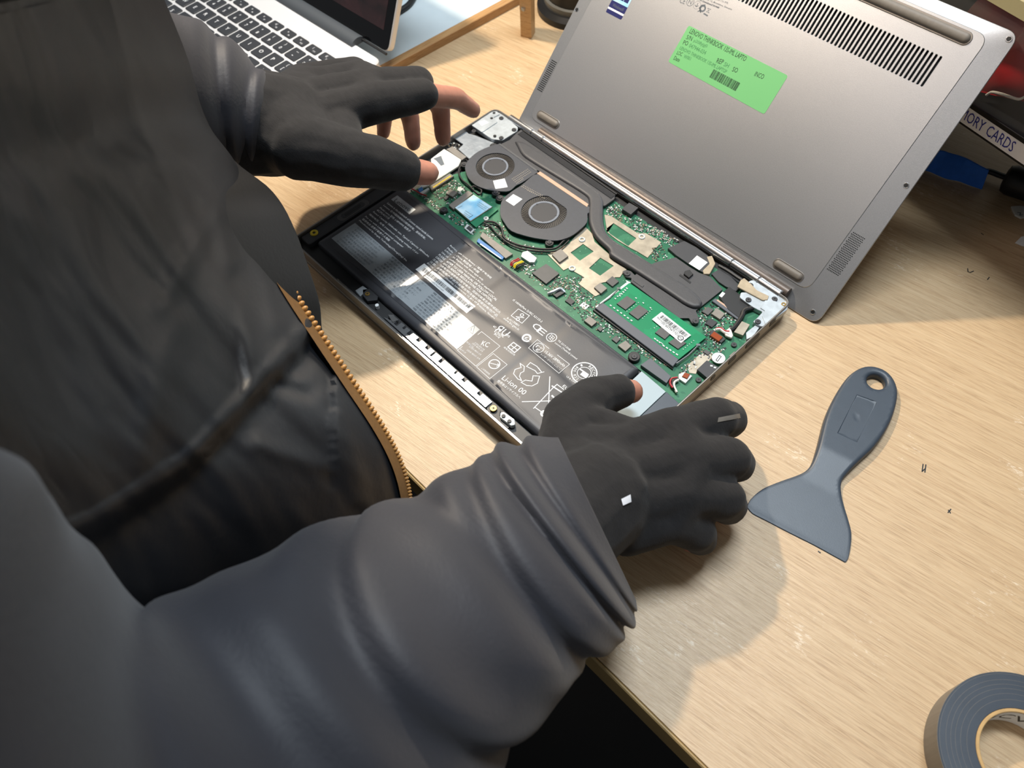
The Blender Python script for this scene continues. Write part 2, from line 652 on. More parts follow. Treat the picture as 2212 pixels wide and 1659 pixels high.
def text_mesh(s):
    if s in _tc:
        return _tc[s]
    cu = bpy.data.curves.new('t', 'FONT')
    cu.body = s
    cu.size = 1.0
    cu.resolution_u = 2
    o = bpy.data.objects.new('t', cu)
    col.objects.link(o)
    dg = bpy.context.evaluated_depsgraph_get()
    e = o.evaluated_get(dg)
    me = e.to_mesh()
    v = [p.co.copy() for p in me.vertices]
    f = [tuple(p.vertices) for p in me.polygons]
    e.to_mesh_clear()
    bpy.data.objects.remove(o)
    bpy.data.curves.remove(cu)
    if not v:
        v = [Vector((0, 0, 0))]
    x0 = min(p.x for p in v)
    x1 = max(p.x for p in v)
    y0 = min(p.y for p in v)
    y1 = max(p.y for p in v)
    v = [Vector((p.x - x0, p.y - (y0 + y1) / 2, 0)) for p in v]
    _tc[s] = (v, f, max(1e-6, x1 - x0), max(1e-6, y1 - y0))
    return _tc[s]

def put_text(mb, s, P0, P1, nrm=Vector((0, 0, 1)), lift=0.00006, h=None):
    v, f, w, hh = text_mesh(s)
    P0, P1 = Vector(P0), Vector(P1)
    ux = P1 - P0
    L = ux.length
    ux.normalize()
    uy = nrm.cross(ux)
    k = L / w
    ky = (h / hh) if h else k
    mb.raw([P0 + ux * (p.x * k) + uy * (p.y * ky) + nrm * lift for p in v], f)

def ptext(mb, s, p0, p1, z, h=None):
    put_text(mb, s, at(*p0, z), at(*p1, z), h=h)

def stroke(mb, pts, w, z, closed=False, px=True):
    P = [at(*p, z) for p in pts] if px else [Vector((p[0], p[1], z)) for p in pts]
    if closed:
        P.append(P[0])
    for a, b in zip(P[:-1], P[1:]):
        d = (b - a)
        if d.length < 1e-9:
            continue
        d.normalize()
        n = Vector((-d.y, d.x, 0)) * (w / 2)
        a2, b2 = a - d * w * 0.4, b + d * w * 0.4
        mb.raw([a2 - n, b2 - n, b2 + n, a2 + n], [(0, 1, 2, 3)])

def disc(mb, c, r, z, n=28, hole=0.0):
    if hole:
        v = []
        for i in range(n):
            a = 2 * PI * i / n
            v += [(c[0] + r * math.cos(a), c[1] + r * math.sin(a), z), (c[0] + hole * math.cos(a), c[1] + hole * math.sin(a), z)]
        mb.raw(v, [(2 * i, (2 * i + 2) % (2 * n), (2 * i + 3) % (2 * n), 2 * i + 1) for i in range(n)])
    else:
        mb.raw([(c[0] + r * math.cos(2 * PI * i / n), c[1] + r * math.sin(2 * PI * i / n), z) for i in range(n)], [tuple(range(n))])

def bars(mb, P0, P1, hv, n, seed=1, lift=0.00006, nrm=Vector((0, 0, 1))):
    """a bar code from P0 to P1, bars of height vector hv"""
    rnd = random.Random(seed)
    d = P1 - P0
    x = 0.0
    while x < 1.0:
        w = rnd.choice((0.35, 0.35, 0.7, 1.0)) / n
        a = P0 + d * x + nrm * lift
        b = P0 + d * min(1, x + w) + nrm * lift
        mb.raw([a, b, b + hv, a + hv], [(0, 1, 2, 3)])
        x += w + rnd.choice((0.35, 0.35, 0.7)) / n

# ================================================================== setting
b = MB()
b.raw([(-3, -3, -0.74), (3, -3, -0.74), (3, 3, -0.74), (-3, 3, -0.74)], [(0, 1, 2, 3)])
tag(b.build('floor', 'floor'), kind='structure')
b = MB()
b.raw([(-3, 1.5, -0.74), (3, 1.5, -0.74), (3, 1.5, 2.3), (-3, 1.5, 2.3)], [(0, 1, 2, 3)])
tag(b.build('wall_back', 'wall'), kind='structure')

# ================================================================== workbench
TX0, TX1, TY0, TY1 = -0.95, 0.80, -0.1695, 0.62
bench = thing('workbench', 'pale oak laminate workbench the laptops and tools lie on', 'table', (0, 0, -0.74))
b = MB()
b.box(((TX0 + TX1) / 2, (TY0 + 0.0022 + TY1) / 2), TX1 - TX0, TY1 - TY0 - 0.0022, -0.022, 0.0, ch=0.0002)
b.build('tabletop', 'oak', bench)
b = MB()
b.box(((TX0 + TX1) / 2, TY0 + 0.0010), TX1 - TX0, 0.0020, -0.0225, -0.0001, ch=0.0008)
b.build('edge_band', 'oak_edge', bench)
for x in (TX0 + 0.06, TX1 - 0.06):
    for y in (TY0 + 0.12, TY1 - 0.06):
        b = MB()
        b.box((x, y), 0.045, 0.045, -0.74, -0.022)
        b.build('leg', 'blackbox', bench)
# pen ticks and scratches on the laminate
for pts in ([(1720 + 1665 / 4.496, 540 + 180 / 4.496), (1720 + 1668 / 4.496, 540 + 210 / 4.496), (1720 + 1690 / 4.496, 540 + 218 / 4.496), (1720 + 1722 / 4.496, 540 + 205 / 4.496)],
            [(2137, 599), (2133, 604)], [(1994, 1003), (1992, 1018), (1999, 1012)], [(2000, 1004), (1998, 1020)], [(2049, 1102), (2053, 1108)], [(2054, 1100), (2048, 1107)],
            [(2120, 596 - 92), (2124, 507)], [(1768, 1191), (1772, 1194)]):
    b = MB()
    stroke(b, pts, 0.0007, 0.00015)
    b.build('pen_mark', 'ink', bench)

# ================================================================== white board with wooden edging under the second laptop
BZ = 0.008
e0, e1 = at(1110, 0, BZ), at(868, 131, BZ)
d = (e0 - e1)
d.z = 0
d.normalize()
nrm = Vector((-d.y, d.x, 0))            # towards the board (left)
q0, q1 = e1 - d * 0.30, e0 + d * 0.16
bd = thing('board', 'pale blue-white board edged with wood lying under the silver laptop', 'board', tuple(q0.lerp(q1, .5) + nrm * 0.2 - Vector((0, 0, BZ))))
w0 = 0.0085
b = MB()
l = [q0 + nrm * w0, q1 + nrm * w0, q1 + nrm * 0.52, q0 + nrm * 0.52]
b.poly([(p.x, p.y) for p in l], 0.0, BZ)
b.build('panel', 'board', bd)
b = MB()
l = [q0, q1, q1 + nrm * w0, q0 + nrm * w0]
b.poly([(p.x, p.y) for p in l], 0.0, BZ + 0.0004, ch=0.0006)
b.build('wooden_edging', 'oak_strip', bd)

# ================================================================== second laptop, silver, open
KZ = BZ + 0.014
k0 = at(540 + 500 / 6.9125, 705 / 6.9125, KZ)         # key 0
k8 = at(540 + 155 / 6.9125, 480 / 6.9125, KZ)         # key 8
mx = (k0 - k8)
PITCH = mx.length / 2
mx.z = 0
mx.normalize()
my = Vector((-mx.y, mx.x, 0))
kb = PITCH / 0.019
RX, TXk = 0.0, 0.0
mr = at(811, 137, KZ)
RX = (mr - k0).dot(mx) + 0.001
HY = (at(770, 105, KZ) - k0).dot(my)                   # hinge line
LX = RX - 0.304 * kb
FY = HY - 0.212 * kb
def mac(u, v, z=KZ):
    p = k0 + mx * u + my * v
    return Vector((p.x, p.y, z))
def mloop(l):
    return [(mac(u, v).x, mac(u, v).y) for u, v in l]
m0 = mac((LX + RX) / 2, (HY + FY) / 2, BZ)
mb_ = thing('laptop', 'open silver laptop with black keys behind the gloved left hand', 'laptop', tuple(m0))
b = MB()
b.poly(mloop(rrect(LX, FY, RX, HY + 0.004, 0.009)), BZ + 0.0008, KZ, ch=0.0012)
b.build('body', 'macalu', mb_)
b = MB()
b.poly(mloop(rrect(LX + .004, FY + .004, RX - .004, HY, 0.009)), BZ, BZ + 0.001)
b.build('base_foot', 'dark', mb_)
# black hinge cover between the keys and the screen
hx1 = (at(540 + 1500 / 6.9125, 720 / 6.9125, KZ) - k0).dot(mx)
b = MB()
pts = [mac(LX + 0.02, HY + 0.004, KZ + 0.001), mac(hx1, HY + 0.004, KZ + 0.001)]
v, f = [], []
for x in (LX + 0.025, hx1):
    for i in range(9):
        a = PI * i / 8
        v.append(mac(x, HY + 0.0065 - 0.0085 * math.cos(a), KZ - 0.001 + 0.0068 * math.sin(a)))
for i in range(8):
    f.append((i, i + 9, i + 10, i + 1))
f += [tuple(range(9))[::-1], tuple(range(9, 18))]
b.raw(v, f)
b.build('hinge_cover', 'macdark', mb_)
# lid leaning back
th = math.radians(25)
LV = my * math.sin(th) + Vector((0, 0, 1)) * math.cos(th)
LN = mx.cross(LV)                                     # out of the screen
LH = 0.205 * kb * 1.05
lo = mac(0, HY + 0.0125, KZ + 0.002)
def lid(u, v, n=0.0):
    return lo + mx * u + LV * v + LN * n
def lid_solid(name, loop, n0, n1, m, par, kind=None):
    q = MB()
    q.poly(loop, n0, n1, ch=min(0.0008, (n1 - n0) * .4))
    q.v = [lid(p.x, p.y, p.z) for p in q.v]
    return q.build(name, m, par, kind=kind)
lidp = lid_solid('lid', rrect(LX, 0, RX, LH, 0.008), -0.0055, 0.0, 'macalu', mb_)
lid_solid('bezel', rrect(LX + .0014, .0008, RX - .0014, LH - .0014, 0.007), 0.0, 0.0004, 'glass_black', lidp)
sm = bpy.data.materials.new('screen_picture')
sm.use_nodes = True
nt = sm.node_tree
bs = nt.nodes['Principled BSDF']
bs.inputs['Roughness'].default_value = 0.12
bs.inputs['Base Color'].default_value = (0.01, 0.01, 0.01, 1)
tc = nt.nodes.new('ShaderNodeTexCoord')
nz = nt.nodes.new('ShaderNodeTexNoise')
nz.inputs['Scale'].default_value = 14
nz.inputs['Detail'].default_value = 7
nz.inputs['Distortion'].default_value = 1.5
nt.links.new(tc.outputs['Object'], nz.inputs['Vector'])
rp = nt.nodes.new('ShaderNodeValToRGB')
rp.color_ramp.elements[0].position = 0.35
rp.color_ramp.elements[0].color = lin('#1d1014')
rp.color_ramp.elements[1].position = 0.75
rp.color_ramp.elements[1].color = lin('#8d8560')
e = rp.color_ramp.elements.new(0.55)
e.color = lin('#47272a')
nt.links.new(nz.outputs[0], rp.inputs[0])
nt.links.new(rp.outputs[0], bs.inputs['Emission Color'])
bs.inputs['Emission Strength'].default_value = 0.5
MT['screen'] = sm
lid_solid('screen', [(LX + .011, .017), (RX - .011, .017), (RX - .011, LH - .011), (LX + .011, LH - .011)], 0.0004, 0.0006, 'screen', lidp)
q = MB()
q.tube([lid(LX + .02, -0.001, 0.0008), lid(RX - .002, -0.001, 0.0008)], 0.0012, 8)
q.build('lower_gasket', 'cable', lidp)
# keys, each with its own legend
KW, KH = 0.0160 * kb, 0.0158 * kb
_km = {}
def key(u, v, w, h, legs):
    kk = (round(w, 5), round(h, 5))
    if kk not in _km:
        q = MB()
        q.poly([(x * mx.x + y * my.x, x * mx.y + y * my.y) for x, y in rrect(-w / 2, -h / 2, w / 2, h / 2, 0.0016, 3)], 0, 0.0013, ch=0.0003)
        o = q.build('key', 'key', None)
        _km[kk] = o.data
        bpy.data.objects.remove(o)
    o = bpy.data.objects.new('key', _km[kk])
    col.objects.link(o)
    p = mac(u, v)
    o.location = p - m0
    o.parent = mb_
    ORG[o.name] = p
    if legs:
        q = MB()
        for s, du, dv, hh in legs:
            tv, tf, tw, tH = text_mesh(s)
            k = hh / 0.72
            if s in '=-_.':
                k = hh / 0.5
            c = p + mx * (du - tw * k / 2) + my * dv + Vector((0, 0, 0.00136))
            q.raw([c + mx * (t.x * k) + my * (t.y * k) for t in tv], tf)
        q.build('key_legend', 'white', o)
P = PITCH
one = lambda s: [(s, 0, 0, 0.0042)]
two = lambda a, c: [(a, 0, 0.0031, 0.0032), (c, 0, -0.0030, 0.0036)]
num = [('~', '`'), ('!', '1'), ('@', '2'), ('£', '3'), ('$', '4'), ('%', '5'), ('^', '6'), ('&', '7'), ('*', '8'), ('(', '9'), (')', '0'), ('_', '-'), ('+', '=')]
for i, (a, c) in enumerate(num):
    key((i - 10) * P, 0, KW, KH, two(a, c))
key(3 * P + 0.25 * P + 0.001, 0, KW + 0.5 * P, KH, [('delete', 0.002, -0.004, 0.002)])
# row offsets measured on the photograph
def uv(px, py):
    p = at(540 + px / 6.9125, py / 6.9125, KZ) - k0
    return p.dot(mx), p.dot(my)
uO, vO = uv(350, 900)                                 # key P
for i, s in enumerate('QWERTYUIOP'):
    key(uO + (i - 9) * P, vO, KW, KH, one(s))
key(uO + P, vO, KW, KH, two('{', '['))
key(uO + 2 * P, vO, KW, KH, two('}', ']'))
key(uO + 3.05 * P, vO - 0.5 * P, KW, KH + P, [])
key(uO - 10.3 * P, vO, KW + 0.5 * P, KH, [])
vA = 2 * vO
for i, s in enumerate('ASDFGHJKL'):
    key(uO - 9 * P + 0.28 * P + i * P, vA, KW, KH, one(s))
key(uO + 0.28 * P, vA, KW, KH, two(':', ';'))
key(uO + 1.28 * P, vA, KW, KH, two('"', "'"))
for i, s in enumerate('ZXCVBNM'):
    key(uO - 9 * P + 0.75 * P + i * P, 3 * vO, KW, KH, one(s))
for i, s in enumerate(('<', '>', '?')):
    key(uO - 1.25 * P + i * P, 3 * vO, KW, KH, one(s))
key(uO - 3.9 * P, 4 * vO, KW + 4 * P, KH, [])
uF, vF = uv(955, 750)                                 # F11
uG, vG = uv(390, 395)                                 # F8
PF = (uF - uG) / 3
for i in range(12):
    key(uF + (i - 10) * PF, vF, KW * 1.0, KH * 0.62, [('F%d' % (i + 1), 0.0032, -0.0022, 0.0017), (('-', '+', 'o', '::', '-', '+', '«', '»|', '»', 'o', '(', '((')[i], -0.001, 0.001, 0.0026)])
key(uF + 2.02 * PF, vF, KW, KH * 0.62, [])

# cable at the back of the white board
b = MB()
b.tube(catmull([at(840, 36, BZ + .003), at(866, 22, BZ + .003), at(886, 6, BZ + .003), at(899, -20, BZ + .003), at(905, -60, BZ + .003)], 6), 0.0028, 10)
tag(b.build('cable', 'cable'), 'thick black cable curving across the pale blue board', 'cable')

# wooden batten standing at the back
pb = [at(1125, 79), at(1148, 84), at(1156, 70), at(1133, 64)]
bt = thing('wooden_batten', 'upright pale wooden batten standing on the bench behind the board', 'batten', tuple(at(1140, 74)))
b = MB()
b.poly([(p.x, p.y) for p in pb], 0.0, 0.16, ch=0.0006)
b.build('post', 'pine', bt)
b = MB()
c = at(1128, 60)
b.poly([(p.x, p.y) for p in (at(1124, 62), at(1128, 66), at(1136, 60), at(1131, 56))], 0.02, 0.16)
b.build('side_rail', 'oak_strip', bt)
b = MB()
pp_ = pb[0].lerp(pb[1], .35)
b.box((pp_.x, pp_.y), 0.0035, 0.0035, 0.028, 0.031)
b.build('metal_hook', 'silver', bt)

# round black stand with a grey ring
c = at(1248, 16)
st = thing('round_stand', 'round black stand with a grey ring behind the leaning cover', 'stand', (c.x, c.y, 0))
b = MB()
b.cyl((c.x, c.y), 0.040, 0.0, 0.010, 40, ch=0.004)
b.build('base_disc', 'black', st)
b = MB()
b.cyl((c.x, c.y), 0.0335, 0.010, 0.016, 40, ch=0.001)
b.build('grey_ring', 'greyband', st)
b = MB()
b.cyl((c.x, c.y), 0.031, 0.016, 0.10, 40, ch=0.004)
b.build('stand_body', 'black', st)

# ================================================================== opened laptop, upside down, bottom cover off
ZR = 0.0155                    # rim
ZP = 0.0098                    # board surface
lap = thing('disassembled_laptop', 'grey laptop lying open with battery, fans and green circuit board exposed', 'laptop', (0, 0, 0))
X0, Y0 = 0.1535, 0.108
mm = 0.001
b = MB()
b.poly(rrect(-X0 + .0004, -Y0 + .0004, X0 - .0004, Y0 - .001, 0.0085), 0.0, 0.0047, ch=0.0012)
b.build('lid', 'alu', lap)
b = MB()
outer = rrect(-X0, -Y0, X0, Y0, 0.0075, 6)
inner = rrect(-X0 + .0013, -Y0 + .0013, X0 - .0013, Y0 - .0013, 0.0064, 6)
b.poly(outer, 0.0055, ZR, [inner], ch=0.00035)
ch_ = b.build('chassis_rim', 'alu', lap)
b = MB()
b.poly(rrect(-X0 + .0008, -Y0 + .0008, X0 - .0008, Y0 - .0008, 0.007, 6), 0.0050, 0.0085)
b.build('chassis_floor', 'black', lap)
b = MB()
b.poly(rrect(-X0 + .002, -Y0 + .002, X0 - .002, Y0 - .002, 0.007, 6), 0.0045, 0.0056)
b.build('lid_gap', 'black', lap)
# ports in the right side
def side_port(y0, y1, z0, z1, r):
    q = MB()
    q.poly(rrect(y0, z0, y1, z1, r, 4), -0.0003, 0.0003)
    q.v = [Vector((X0 + p.z, p.x, p.y)) for p in q.v]
    q.f = [t for t in q.f]
    return q
py = lambda X, Y: at(1380 + X / 6.32, 640 + Y / 6.32, 0.0125).y
for ya, yb, r, nm in ((py(1850, 410), py(1985, 270), .0008, 'usb_port'), (py(1525, 720), py(1705, 545), .0018, 'hdmi_port'), (py(1270, 925), py(1375, 835), .0016, 'usb_port')):
    side_port(ya, yb, .0085, .0135, r).build(nm, 'black', ch_)
q = side_port(py(1030, 1150) , py(1085, 1090), .0085, .0132, .0024)
q.build('audio_port', 'black', ch_)

# ---- hinge bars
hy = Y0 + 0.0022
def hbar(xa, xb, y, z, r, m, nm):
    q = MB()
    q.tube([(xa, y, z), (xa + .0008, y, z), (xb - .0008, y, z), (xb, y, z)], lambda t: r if 0.1 < t < 0.9 else r * .82, 16)
    return q.build(nm, m, lap)
hxa, hxb = at(1095, 256, .014).x, at(1172, 302, .014).x
hxc = at(1577, 570, .014).x
hxd = at(1635, 608, .014).x
hxe = at(1682, 640, .014).x
for xa, xb in ((hxa, hxb - .013), (hxb - .0128, hxb), (hxb + .0002, hxc), (hxc + .0002, hxd), (hxd + .0002, hxe)):
    hbar(xa, xb, hy - .0012, .0128, .0033, 'silver', 'hinge_bar')
q = MB()
q.tube([(hxb - .012, hy + .0062, .0100), (hxe + .002, hy + .0062, .0100)], 0.0042, 16)
q.build('rear_hinge_barrel', 'barrel', lap)

# ---- circuit board
b = MB()
L_ = [(-.131, -.0082), (.1175, -.0082), (.1175, -.044), (.1505, -.044), (.1505, .099), (.120, .099), (.118, .0995), (-.03, .0995), (-.095, .06), (-.108, .062), (-.122, .03), (-.131, .03)]
b.poly(L_, .0088, ZP)
pcb = b.build('circuit_board', 'pcb', lap)

# ---- battery
bx0, bx1, by0, by1 = -.1385, .1155, -.0945, -.0090
ZB_ = .0142
def btop(x, y, d):
    z = ZB_
    e = min(d / .0045, 1)
    z -= .0028 * (1 - math.sqrt(max(0, 1 - (1 - e) ** 2)))
    for s, w, a in ((-.052, .0028, .0009), (-.0115 + .0, .004, .0005), (.055, .0025, .0003)):
        z -= a * math.exp(-((x - s) / w) ** 2)
    z -= .0007 * math.exp(-((y + .052 - .006 * math.sin(x * 30)) / .003) ** 2) * (1 if x > -.01 else 0.2)
    z += .0004 * noise.noise(Vector((x * 40, y * 40, 0)))
    return z
b = MB()
surf(b, rrect(bx0, by0, bx1, by1, .003), .0086, btop, .0026, (), (), [.0008, .0022, .0045])
bat = b.build('battery', 'battery', lap, smooth=60)
def quad_label(mbx, pts, z0, z1, r=.0003):
    mbx.pp(pts, z0, z1, r=r, n=2)
ZL = ZB_ + .00045
def wrap(mbx, lift):
    """let a print lie on the shaped top of the battery"""
    for p in mbx.v:
        dx = min(p.x - bx0, bx1 - p.x, p.y - by0, by1 - p.y)
        p.z = btop(p.x, p.y, max(0, dx)) + lift
# labels stuck on the battery
def flat_label(name, corners, m, lift, nx=44, ny=6):
    P = [at(*c, ZB_) for c in corners]
    q = MB()
    v, f = [], []
    for i in range(nx + 1):
        for j in range(ny + 1):
            a = P[0].lerp(P[1], i / nx)
            c = P[3].lerp(P[2], i / nx)
            v.append(a.lerp(c, j / ny))
    for i in range(nx):
        for j in range(ny):
            k = i * (ny + 1) + j
            f.append((k, k + ny + 1, k + ny + 2, k + 1))
    q.raw(v, f)
    wrap(q, lift)
    return q.build(name, m, bat, smooth=60)
flat_label('warning_label', [(716, 514.5), (987, 754), (1036.5, 712), (767, 482)], 'label', .0001)
flat_label('barcode_label', [(897.5, 582), (1008, 677), (1027, 661), (916.5, 569)], 'sticker', .0001)
flat_label('name_badge', ZC((985, 245), (1175, 400), (1240, 350), (1050, 203)), 'zinc', .0001)

pr = MB()          # white print on the wrap
T = lambda s, a, c, h=None: ptext(pr, s, a, c, ZB_, h)
for s, a, c in (("Lenovo is the trademark of Lenovo stated inside Lenovo.", (950, 280), (1425, 660)),
                ("Lenovo 在中国的商标归联想所有，版权所有。", (910, 303), (1345, 655)),
                ("Model name 型号: L18M4PF0 锂离子", (872, 328), (1185, 577)),
                ("4ICP5/41/110", (840, 352), (965, 445)),
                ("Rated Capacity 2800mAh min. Typical Capacity 2890mAh", (800, 373), (1375, 840)),
                ("限制电压: 充电 (maximum charging voltage) 17.6V", (760, 398), (1265, 810)),
                ("For use with Lenovo personal computer", (718, 422), (1110, 742)),
                ("联想电池 适用于联想个人电脑", (690, 447), (970, 672)),
                ("Manufactured by Simplo Technology(ChongQing) Inc.", (655, 465), (1150, 885)),
                ("Rechargeable Li-ion Battery / 锂离子电池组", (1600, 722), (2025, 1062)),
                ("Made in China 制造地 / 中国", (1572, 747), (1895, 1003)),
                ("CAUTION: Replace with same type only.", (1542, 770), (1945, 1088)),
                ("Use of another battery may present a fire or explosion.", (1512, 793), (2055, 1222)),
                ("PLEASE REFER TO USER MANUAL OR FOLLOW LOCAL", (1482, 815), (2085, 1292)),
                ("ORDINANCES AND/OR REGULATIONS FOR DISPOSAL.", (1452, 838), (2040, 1303)),
                ("注意: 更换电池时请使用同型号电池，否则可能发生爆炸或起火", (1422, 862), (2120, 1422)),
                ("注意: 请参阅用户手册并按照当地法规处理废旧电池产品", (1392, 885), (2090, 1452)),
                ("EU contact: Lenovo (Slovakia), Landererova 12, 811 09 Bratislava, Slovakia", (1362, 905), (2060, 1477))):
    ptext(pr, s, ZC(a)[0], ZC(c)[0], ZB_, h=0.00205 if any(ord(k) > 999 for k in s) else (0.0019))
TD = lambda s, a, c, h=None: ptext(pr, s, ZD(a)[0], ZD(c)[0], ZB_, h)
SD = lambda pts, w=.00035, cl=False: stroke(pr, ZD(*pts), w, ZB_, cl)
def CD_(c, r, hole=0.0, n=28):
    p = at(*ZD(c)[0], ZB_)
    disc(pr, (p.x, p.y), r, ZB_, n, hole)
k1 = 1 / 4.2538 / 3150          # zoom pixels to metres here
TD("IS 16046(Part 2)/IEC 62133-2", (885, 375), (1150, 577))
SD([(935, 458), (1037, 520), (968, 590), (868, 520)], .0004, True)
CD_((930, 555), .0011 * 1.3, .0007 * 1.3)
CD_((968, 515), .0011 * 1.3, .0007 * 1.3)
SD([(915, 530), (985, 540)], .0006)
TD("R-41170801", (832, 540), (940, 612))
TD("www.bis.gov.in", (798, 542), (938, 648))
TD("C", (1075, 600), (1130, 640), .0050)
TD("E", (1120, 640), (1180, 685), .0050)
TD("c", (705, 612), (730, 630), .0014)
TD("ЯU", (745, 625), (840, 690), .0062)
TD("US", (818, 690), (855, 715), .0018)
TD("E194296", (718, 660), (800, 715))
TD("BCQ", (715, 685), (765, 720))
CD_((1010, 720), .0034, .0021)
TD("6", (998, 712), (1022, 730), .0028)
CD_((1240, 718), .0038, .0033)
SD([(1240, 690), (1268, 718), (1240, 748), (1212, 718)], .0003, True)
SD([(1226, 704), (1254, 733)], .0003)
SD([(1254, 704), (1226, 733)], .0003)
TD("TIS 2217-2548", (1300, 747), (1412, 835))
TD("Lenovo (Thailand) Limited", (1272, 768), (1472, 918))
SD([(1110, 738), (1405, 965), (1308, 1046), (1028, 815)], .0003, True)
CD_((1120, 810), .0040, .0036)
TD("PS", (1103, 790), (1150, 826), .0022)
TD("E", (1100, 822), (1122, 838), .0022)
TD("15.36V 2890mAh", (1182, 843), (1362, 982), .0020)
TD("レノボ・ジャパン株式会社", (1145, 868), (1330, 1012), .0017)
CD_((1540, 1045), .0089, .0081)
CD_((1540, 1045), .0049, .0045)
SD([(1505, 1012), (1575, 1060)], .0010)
SD([(1525, 1055), (1555, 1075)], .0028)
for i, chx in enumerate("RECYCLE"):
    an = math.radians(96 - i * 17)
    p = at(*ZD((1540, 1045))[0], ZB_)
    q = Vector((p.x + .0065 * math.cos(an), p.y + .0065 * math.sin(an), ZB_))
    t = Vector((math.sin(an), -math.cos(an), 0))
    put_text(pr, chx, q - t * .0008, q + t * .0008, h=.0020)
for i, chx in enumerate("1 800 822"):
    if chx != ' ':
        an = math.radians(150 + i * 15)
        q = Vector((p.x + .0065 * math.cos(an), p.y + .0065 * math.sin(an), ZB_))
        t = Vector((-math.sin(an), math.cos(an), 0))
        put_text(pr, chx, q - t * .0006, q + t * .0006, h=.0018)
TD("US & Canada", (1378, 1070), (1480, 1140))
SD([(597, 665), (766, 800), (543, 982), (375, 836)], .0003, True)
TD("KC", (600, 768), (665, 790), .0042)
for i, (a, c) in enumerate((((535, 765), (620, 835)), ((510, 770), (605, 848)), ((460, 760), (520, 810)), ((485, 800), (590, 880)), ((460, 830), (580, 920)), ((400, 825), (450, 862)))):
    TD("신고번호 배터리 규격"[i % 3:], a, c, .0014)
SD([(705, 868), (832, 970), (672, 1098), (550, 990)], .0003, True)
CD_((714, 965), .0041, .0034)
SD([(675, 955), (755, 975)], .0005)
SD([(745, 960), (758, 976), (735, 985)], .0004)
TD("二次電池回收", (598, 1000), (672, 1060), .0013)
SD([(890, 765), (955, 812), (900, 860), (838, 808)], .0007, True)
SD([(865, 790), (930, 838)], .0006)
SD([(925, 790), (868, 835)], .0006)
TD("廢電池請回收", (803, 808), (903, 885), .0015)
# three chasing arrows
SD([(1010, 985), (1045, 950), (1105, 985), (1150, 1040)], .0005)
SD([(1010, 985), (1090, 1025), (1110, 1050), (1170, 1035)], .0005)
SD([(1150, 1040), (1120, 1000)], .0005)
SD([(990, 985), (950, 955), (960, 995), (905, 1010), (890, 1050), (930, 1100), (965, 1115)], .0005)
SD([(990, 985), (985, 1030), (955, 1045), (945, 1075), (965, 1115)], .0005)
SD([(1070, 1070), (1130, 1075), (1110, 1140), (1060, 1165), (1010, 1160), (960, 1130), (1000, 1110), (1060, 1120), (1070, 1070)], .0005)
TD("Li-ion 00", (795, 1080), (1000, 1232), .0040)
TD("使用後はリサイクルへ", (745, 1112), (955, 1275), .0023)
# crossed-out bin
SD([(1224, 1080), (1207, 1452)], .0006)
SD([(970, 1310), (1300, 1300)], .0006)
SD([(1255, 1180), (1085, 1360), (1075, 1370)], .0006)
SD([(1085, 1360), (1165, 1415), (1260, 1375)], .0006)
SD([(1245, 1165), (1330, 1220)], .0009)
SD([(1255, 1180), (1290, 1150), (1350, 1195)], .0006)
SD([(1245, 1255), (1280, 1290)], .0012)
CD_((1172, 1418), .0026, .0012)
TD("EU", (1348, 1160), (1392, 1198), .0022)
CD_((790, 75), .0017)
CD_((868, 133), .0017)
wrap(pr, .00008)
bp_ = pr.build('white_printing', 'white', bat, smooth=0)
pr = MB()
for s, a, c in (("Lenovo", (1028, 250), (1190, 360)),):
    ptext(pr, s, ZC(a)[0], ZC(c)[0], ZB_, h=.0038)
for c in ((790, 75), (868, 133)):
    SD([(c[0] - 9, c[1] - 6), (c[0] + 9, c[1] + 7)], .0004)
SD([(790 + 7, 67), (790 - 7, 83)], .0004)
# bar code and small grey lines on the labels
A_, B_ = at(*ZC((1300, 980))[0], ZB_), at(*ZC((1610, 1235))[0], ZB_)
hv = at(*ZC((1330, 950))[0], ZB_) - A_
bars(pr, A_, B_, hv, 52, 3)
A_, B_ = at(*ZC((1600, 1228))[0], ZB_), at(*ZC((1790, 1378))[0], ZB_)
bars(pr, A_, B_, hv * .95, 30, 5)
wrap(pr, .00018)
pr.build('black_printing', 'ink', bat, smooth=0)
pr = MB()
rnd = random.Random(5)
def grey_lines(u0, u1, n, pats, h):
    """rows of small print on the long label, across its width"""
    P = [at(*c, ZB_) for c in [(716, 514.5), (987, 754), (1036.5, 712), (767, 482)]]
    for i in range(n):
        t = 0.93 - 0.86 * i / (n - 1)
        a = P[0].lerp(P[3], t)
        c = P[1].lerp(P[2], t)
        put_text(pr, pats[i % len(pats)], a.lerp(c, u0 + rnd.uniform(0, .01)), a.lerp(c, u1 - rnd.uniform(0, .05)), h=h)
grey_lines(.03, .30, 8, ["안전확인 신고번호 제조자 배터리", "경고! 화재 폭발 화상의 위험이 있습니다", "주의 용도 외 사용하지 마십시오"], .0016)
grey_lines(.33, .62, 8, ["警告 使用上の注意 バッテリー", "分解 加熱 短絡 しないでください", "火中に投入しないでください 危険"], .0016)
grey_lines(.66, .90, 9, ["電池本體 警告", "請勿拆解 擠壓 撞擊 電池", "請勿置於高溫 環境 充電", "限使用原廠 充電器"], .0015)
ptext(pr, "7P19AK8000PRC9SA2V1000", ZC((1330, 1030))[0], ZC((1530, 1195))[0], ZB_, h=.0012)
ptext(pr, "FRU 5B10", ZC((1640, 1285))[0], ZC((1700, 1330))[0], ZB_, h=.0012)
q = ZC((1765, 1595), (1860, 1575), (1815, 1655))
stroke(pr, ZD((465, 645), (535, 608), (515, 690)), .0003, ZB_, True)
SDg = lambda pts, w: stroke(pr, ZD(*pts), w, ZB_)
